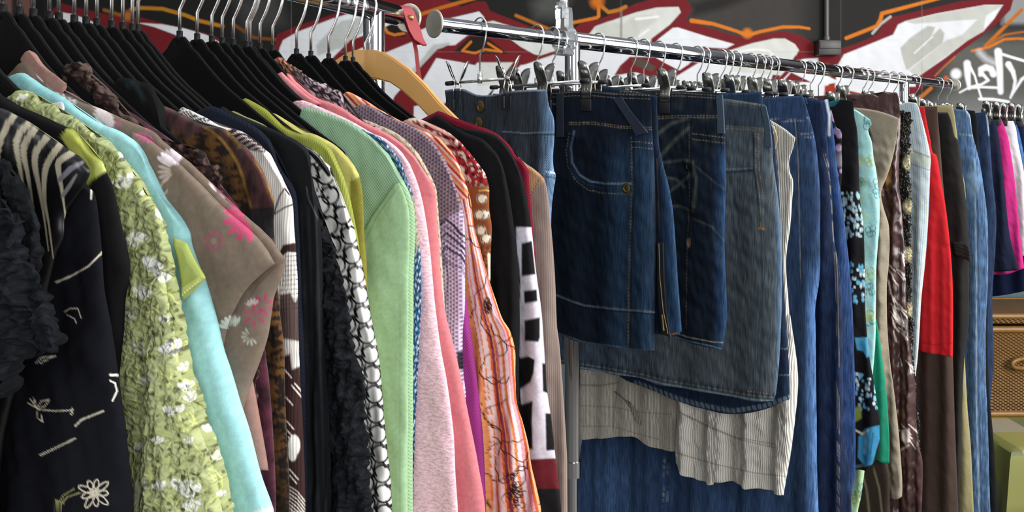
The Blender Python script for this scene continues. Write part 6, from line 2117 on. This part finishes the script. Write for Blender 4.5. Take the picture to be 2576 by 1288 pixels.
for hkx, lab, kw in ((1365, 'chrome clip hanger, second hook from the disc end of the right rail', dict(clips=(-.085, .02), half=.12)), (1520, 'chrome clip hanger, first hook right of the clear divider', dict(clips=(-.09, .0), half=.12)),
                     (1634, 'chrome clip hanger, third hook right of the clear divider', dict(clips=(-.09, -.02), half=.12)), (1673, 'chrome clip hanger, fourth hook right of the clear divider', dict(clips=(-.10, -.03), half=.12)),
                     (1845, 'chrome clip hanger hooked between those of the long denim skirt and indigo jeans', dict(clips=(-.09, .0), half=.12)),
                     (2375, 'chrome clip hanger on the thin rod past the far post', dict(clips=(-.05, .03), dz=-.02, half=.10)), (2398, 'chrome clip hanger right against the far rail end', dict(clips=(-.04, .045), dz=-.02, half=.11))):
    clip_hanger(hkx, lab, **kw)

# --- clear sign holder clipped on the rail above the near post
oa = RR.at(tR(1418))
sh = empty('sign_holder', (oa[0], oa[1], EYE + RAIL_H), math.atan2(RR.u[1], RR.u[0]))
tag(sh, 'clear acrylic rail clip with a white stem standing on the rail', 'sign holder')
ring = []
ro, ri = .0245, .0170
outl = [(ro * math.cos(a), ro * math.sin(a)) for a in np.linspace(math.radians(-60), math.radians(62), 14)]
outl += [(.0105, .040), (.0095, .054), (.0085, .060), (-.0085, .060), (-.0105, .048), (-.0112, .036)]
outl += [(ro * math.cos(a), ro * math.sin(a)) for a in np.linspace(math.radians(118), math.radians(240), 14)]
outl += [(-.0150, -.030), (-.0085, -.030)]
outl += [(ri * math.cos(a), ri * math.sin(a)) for a in np.linspace(math.radians(240), math.radians(-60), 30)]
outl += [(.0085, -.030), (.0150, -.030)]
for nm, y0, y1, sc in (('clamp', -.014, .010, 1.0),):
    m = MB()
    m.slab(outl, y0, y1)
    ob = m.build(nm, M_ACRYL, sh, smooth=False)
    ob.rotation_euler = (0, 0, math.pi / 2)
MB().slab([(-.013, .038), (-.006, .038), (-.004, .062), (-.010, .070), (-.014, .060)], -.009, .009).build('side_grip', M_ACRYL, sh, smooth=False)
MB().tube([(0, 0, .058), (0, 0, .072)], [.0095, .0085], 18).build('socket', M_ACRYL, sh)
MB().tube([(0, 0, .070), (0, 0, .20)], .0072, 18).build('stem', simple('milky_plastic', '#d9dade', .3), sh)

# ------------------------------------------------------------------ far right: a low rail, three bright skirts, basket on a cloth covered table
RT = Rail(2484.0, 268.0, 3448.0)
RT.o = np.array([(2486 - CX) / FPX * 2.93, 2.93])
zt = (HY - 283) / FPX * 2.93
fr = empty('low_rail', (RT.o[0], RT.o[1], 0), math.atan2(RT.u[1], RT.u[0]))
tag(fr, 'low chrome rail fixed to the wall beyond the jeans, holding pink and white skirts', 'clothes rail')
MB().tube([(.01, .02, EYE + zt + .008), (1.16, .02, EYE + zt + .008)], .008, 16).build('rail_tube', M_CHROME, fr)
fl_ = MB().add(*lathe([(.03, -.004), (.032, 0), (.032, .005), (.012, .008)], 24)).build('wall_flange', M_CHROME, fr)
fl_.location = (1.155, .02, EYE + zt + .008)
fl_.rotation_euler = (0, 0, math.pi / 2 - math.atan2(RT.u[1], RT.u[0]) + math.pi)


def F(name, t, label, base, top, right, left, bottom, T=.011, fabk='plain', **kw):
    tp, rs_, ls, bt = (pxs(RT, t, q) for q in (top, right, left, bottom))
    me = cloth_mesh(name, RT, t, tp, [tp[-1]] + rs_, [ls[-1]] + bt + [rs_[-1]], [tp[0]] + ls, fab(fabk), T=T, base=base, **kw)
    o = RT.at(t)
    ob = link(name, me, None, (o[0], o[1], EYE))
    tag(ob, label, 'skirt', 'skirts on the low rail')
    ob_t[ob.name] = t
    return ob


f1 = F('skirt', .03, 'navy skirt with a plain hem, left of the magenta one', '#171c30', [(2440, 300), (2488, 296), (2504, 304)], [(2514, 350), (2528, 480), (2540, 590), (2562, 680)], [(2440, 480), (2440, 684)], [(2500, 684)], folds=fo((4, 60, 0)))
f2 = F('skirt', .075, 'magenta pink skirt hanging on the low rail', '#b32a72', [(2440, 302), (2499, 302), (2518, 298)], [(2527, 318), (2537, 350), (2553, 459), (2568, 605), (2577, 675)], [(2440, 480), (2470, 690)], [(2530, 690)], folds=fo((4, 60, 1)))
f3 = F('skirt', .13, 'white skirt beside the magenta one', '#d3d2d6', [(2480, 306), (2524, 304), (2549, 304)], [(2556, 324), (2560, 352), (2580, 459), (2596, 640)], [(2470, 480), (2470, 650)], [(2530, 650)], folds=fo((4, 60, 2)))
f4 = F('denim_skirt', .18, 'light blue denim skirt, a thin strip right of the white one', '#3d6198', [(2500, 308), (2530, 306), (2553, 306)], [(2562, 326), (2572, 370), (2592, 470), (2610, 640)], [(2490, 480), (2490, 640)], [(2540, 640)], fabk='denim')
f5 = F('skirt', .23, 'dark navy skirt, furthest along and longest on the low rail', '#101a36', [(2520, 308), (2556, 306), (2572, 306)], [(2580, 330), (2600, 480), (2640, 720)], [(2490, 480), (2470, 600), (2466, 750)], [(2540, 740), (2580, 732)], folds=fo((4, 70, 0)))
for g, t in ((f1, .02), (f2, .065), (f3, .12), (f4, .17), (f5, .22)):
    what = {f1: 'navy skirt beside magenta', f2: 'magenta pink skirt', f3: 'white skirt', f4: 'light blue denim strip', f5: 'longest dark navy skirt'}[g]
    pv = {f1: (2483, 300), f2: (2507, 302), f3: (2524, 304), f4: (2545, 304), f5: (2562, 306)}[g]
    v, h = RT.pv(t, *pv)
    o = RT.at(t)
    r = empty('clip', (o[0] + v * RT.v[0], o[1] + v * RT.v[1], EYE + h + .030), RT.ang)
    tag(r, 'chrome clip gripping the ' + what, 'clip', 'clips on the low rail')
    lfm = link('leaf', me_clip, r)
    link('rubber_pad', me_pad, lfm)

# table under its cloth
tb = empty('table', (2.45, 3.28, 0))
tag(tb, 'low table hidden under a green checked cloth, at the right edge', 'table')
TZ = EYE - (1137 - HY) / FPX * 2.93
MB().box((0, 0, TZ - .022), (1.10, .66, .03), bevel=.004).build('tabletop', M_WOOD, tb)
for sx in (-.5, .5):
    for sy in (-.28, .28):
        MB().box((sx, sy, (TZ - .037) / 2), (.05, .05, TZ - .037), bevel=.004).build('leg', M_WOOD, tb)
ts_ = MB()
# cloth: top sheet with a flared skirt
x0, x1, y0, y1 = 1.89, 3.02, 2.93, 3.63
nx_, ny_ = 60, 40
outl_t = []
per = 240
vs, fs = [], []


def rim(u):
    L = [(x0, y0), (x1, y0), (x1, y1), (x0, y1)]
    q = u * 4
    i = int(q) % 4
    f = q - int(q)
    a, b2 = L[i], L[(i + 1) % 4]
    return a[0] + (b2[0] - a[0]) * f, a[1] + (b2[1] - a[1]) * f


cxm, cym = (x0 + x1) / 2, (y0 + y1) / 2
rings = [(.0, 0, 0), (.5, 0, 0), (.85, 0, 0), (.985, 0, 0), (1.0, .004, -.006), (1.0, .012, -.03), (1.0, .022, -.10), (1.0, .034, -.18), (1.0, .045, -.27)]
for ri_, (f, out, dz) in enumerate(rings):
    for k in range(per):
        x, y = rim(k / per)
        dx, dy = x - cxm, y - cym
        w = max(0, (ri_ - 4)) / 4 * .016 * math.sin(k * .55) if ri_ > 4 else 0
        nxv = (-1 if abs(x - x0) < 1e-6 else (1 if abs(x - x1) < 1e-6 else 0))
        nyv = (-1 if abs(y - y0) < 1e-6 else (1 if abs(y - y1) < 1e-6 else 0))
        corner = 1.5 if nxv and nyv else 1.0
        vs.append((cxm + dx * f + nxv * (out + w) * corner, cym + dy * f + nyv * (out + w) * corner, TZ + .002 + max(dz, -TZ + .03)))
for ri_ in range(len(rings) - 1):
    for k in range(per):
        k2 = (k + 1) % per
        fs.append((ri_ * per + k, ri_ * per + k2, (ri_ + 1) * per + k2, (ri_ + 1) * per + k))
m_pl, nt, b = new_mat('checked_cloth')
tc = N(nt, 'ShaderNodeTexCoord')
sp = N(nt, 'ShaderNodeSeparateXYZ')
nt.links.new(tc.outputs['Object'], sp.inputs[0])
ad = mathn(nt, 'ADD', sp.outputs[1], mathn(nt, 'MULTIPLY', sp.outputs[2], -1.0))
q1 = mathn(nt, 'GREATER_THAN', mathn(nt, 'FRACT', mathn(nt, 'ADD', mathn(nt, 'MULTIPLY', sp.outputs[0], 3.1), .52)), .5)
q2 = mathn(nt, 'GREATER_THAN', mathn(nt, 'FRACT', mathn(nt, 'MULTIPLY', ad, 3.1)), .55)
c1 = mixc(nt, q1, (*hx('#6c6d34'), 1), (*hx('#857f44'), 1))
c2 = mixc(nt, q1, (*hx('#5e6340'), 1), (*hx('#8d8570'), 1))
nt.links.new(mixc(nt, q2, c1, c2), b.inputs['Base Color'])
b.inputs['Roughness'].default_value = .7
cl_ = MB().add(vs, fs).build('tablecloth', m_pl)
so = cl_.modifiers.new('thickness', 'SOLIDIFY')
so.thickness = .003
so.offset = 1
tag(cl_, 'green and olive checked tablecloth draped over the low table', 'tablecloth')

# wicker basket
BZ = TZ + .006
bx0, bx1, by0, by1, bh = 2.02, 2.74, 3.285, 3.60, .365
m_wk, nt, b = new_mat('wicker')
tc = N(nt, 'ShaderNodeTexCoord')
sp = N(nt, 'ShaderNodeSeparateXYZ')
nt.links.new(tc.outputs['Object'], sp.inputs[0])
hz = mathn(nt, 'ADD', sp.outputs[0], sp.outputs[1])
wv = mathn(nt, 'MULTIPLY', mathn(nt, 'SINE', mathn(nt, 'MULTIPLY', hz, 2 * math.pi / .022)), mathn(nt, 'SINE', mathn(nt, 'MULTIPLY', sp.outputs[2], 2 * math.pi / .014)))
rw = mathn(nt, 'SINE', mathn(nt, 'MULTIPLY', sp.outputs[2], 4 * math.pi / .014))
hgt = mathn(nt, 'ADD', wv, mathn(nt, 'MULTIPLY', rw, .4))
mr = N(nt, 'ShaderNodeMapRange')
mr.inputs[1].default_value, mr.inputs[2].default_value = -1.0, .9
nt.links.new(hgt, mr.inputs[0])
nn = N(nt, 'ShaderNodeTexNoise')
nn.inputs['Scale'].default_value = 14
nt.links.new(tc.outputs['Object'], nn.inputs['Vector'])
nt.links.new(mixc(nt, mr.outputs[0], (*hx('#4a2f10'), 1), mixc(nt, nn.outputs['Fac'], (*hx('#6b4a1e'), 1), (*hx('#936c34'), 1))), b.inputs['Base Color'])
b.inputs['Roughness'].default_value = .45
bn = N(nt, 'ShaderNodeBump')
bn.inputs['Distance'].default_value = .005
bn.inputs['Strength'].default_value = .8
nt.links.new(hgt, bn.inputs['Height'])
nt.links.new(bn.outputs[0], b.inputs['Normal'])
m_cane = simple('cane', '#86602c', .4, noise_amt=.45, noise_scale=60, bump=.001)
bk = empty('wicker_basket', ((bx0 + bx1) / 2, (by0 + by1) / 2, BZ))
tag(bk, 'large lidded brown wicker basket standing on the checked tablecloth', 'basket')
w2, d2 = (bx1 - bx0) / 2, (by1 - by0) / 2
MB().box((0, 0, bh / 2 + .005), (2 * w2, 2 * d2, bh), bevel=.02).build('body', m_wk, bk)
MB().box((0, 0, bh + .045), (2 * w2 + .01, 2 * d2 + .01, .045), bevel=.02).build('lid', m_wk, bk)


def ringpath(z, e):
    c = [(-w2 - e, -d2 - e), (w2 + e, -d2 - e), (w2 + e, d2 + e), (-w2 - e, d2 + e), (-w2 - e, -d2 - e)]
    return [(x, y, z) for x, y in c]


for nm, z, r in (('base_rim', .012, .013), ('top_rim', bh + .004, .014), ('lid_rim', bh + .06, .012)):
    MB().tube(ringpath(z, .004), r, 12).build(nm, m_cane, bk)
hv, hh = (2560 - CX) / FPX * by0, EYE + (HY - 911) / FPX * by0
hp = [(.055 * math.cos(a), -.012 - .012 * abs(math.cos(a)) , .020 * math.sin(a)) for a in np.linspace(0, 2 * math.pi, 25)]
MB().tube(hp, .0085, 10).build('handle', m_cane, bk, (hv + .012 - (bx0 + bx1) / 2, -d2 - .006, hh - BZ))
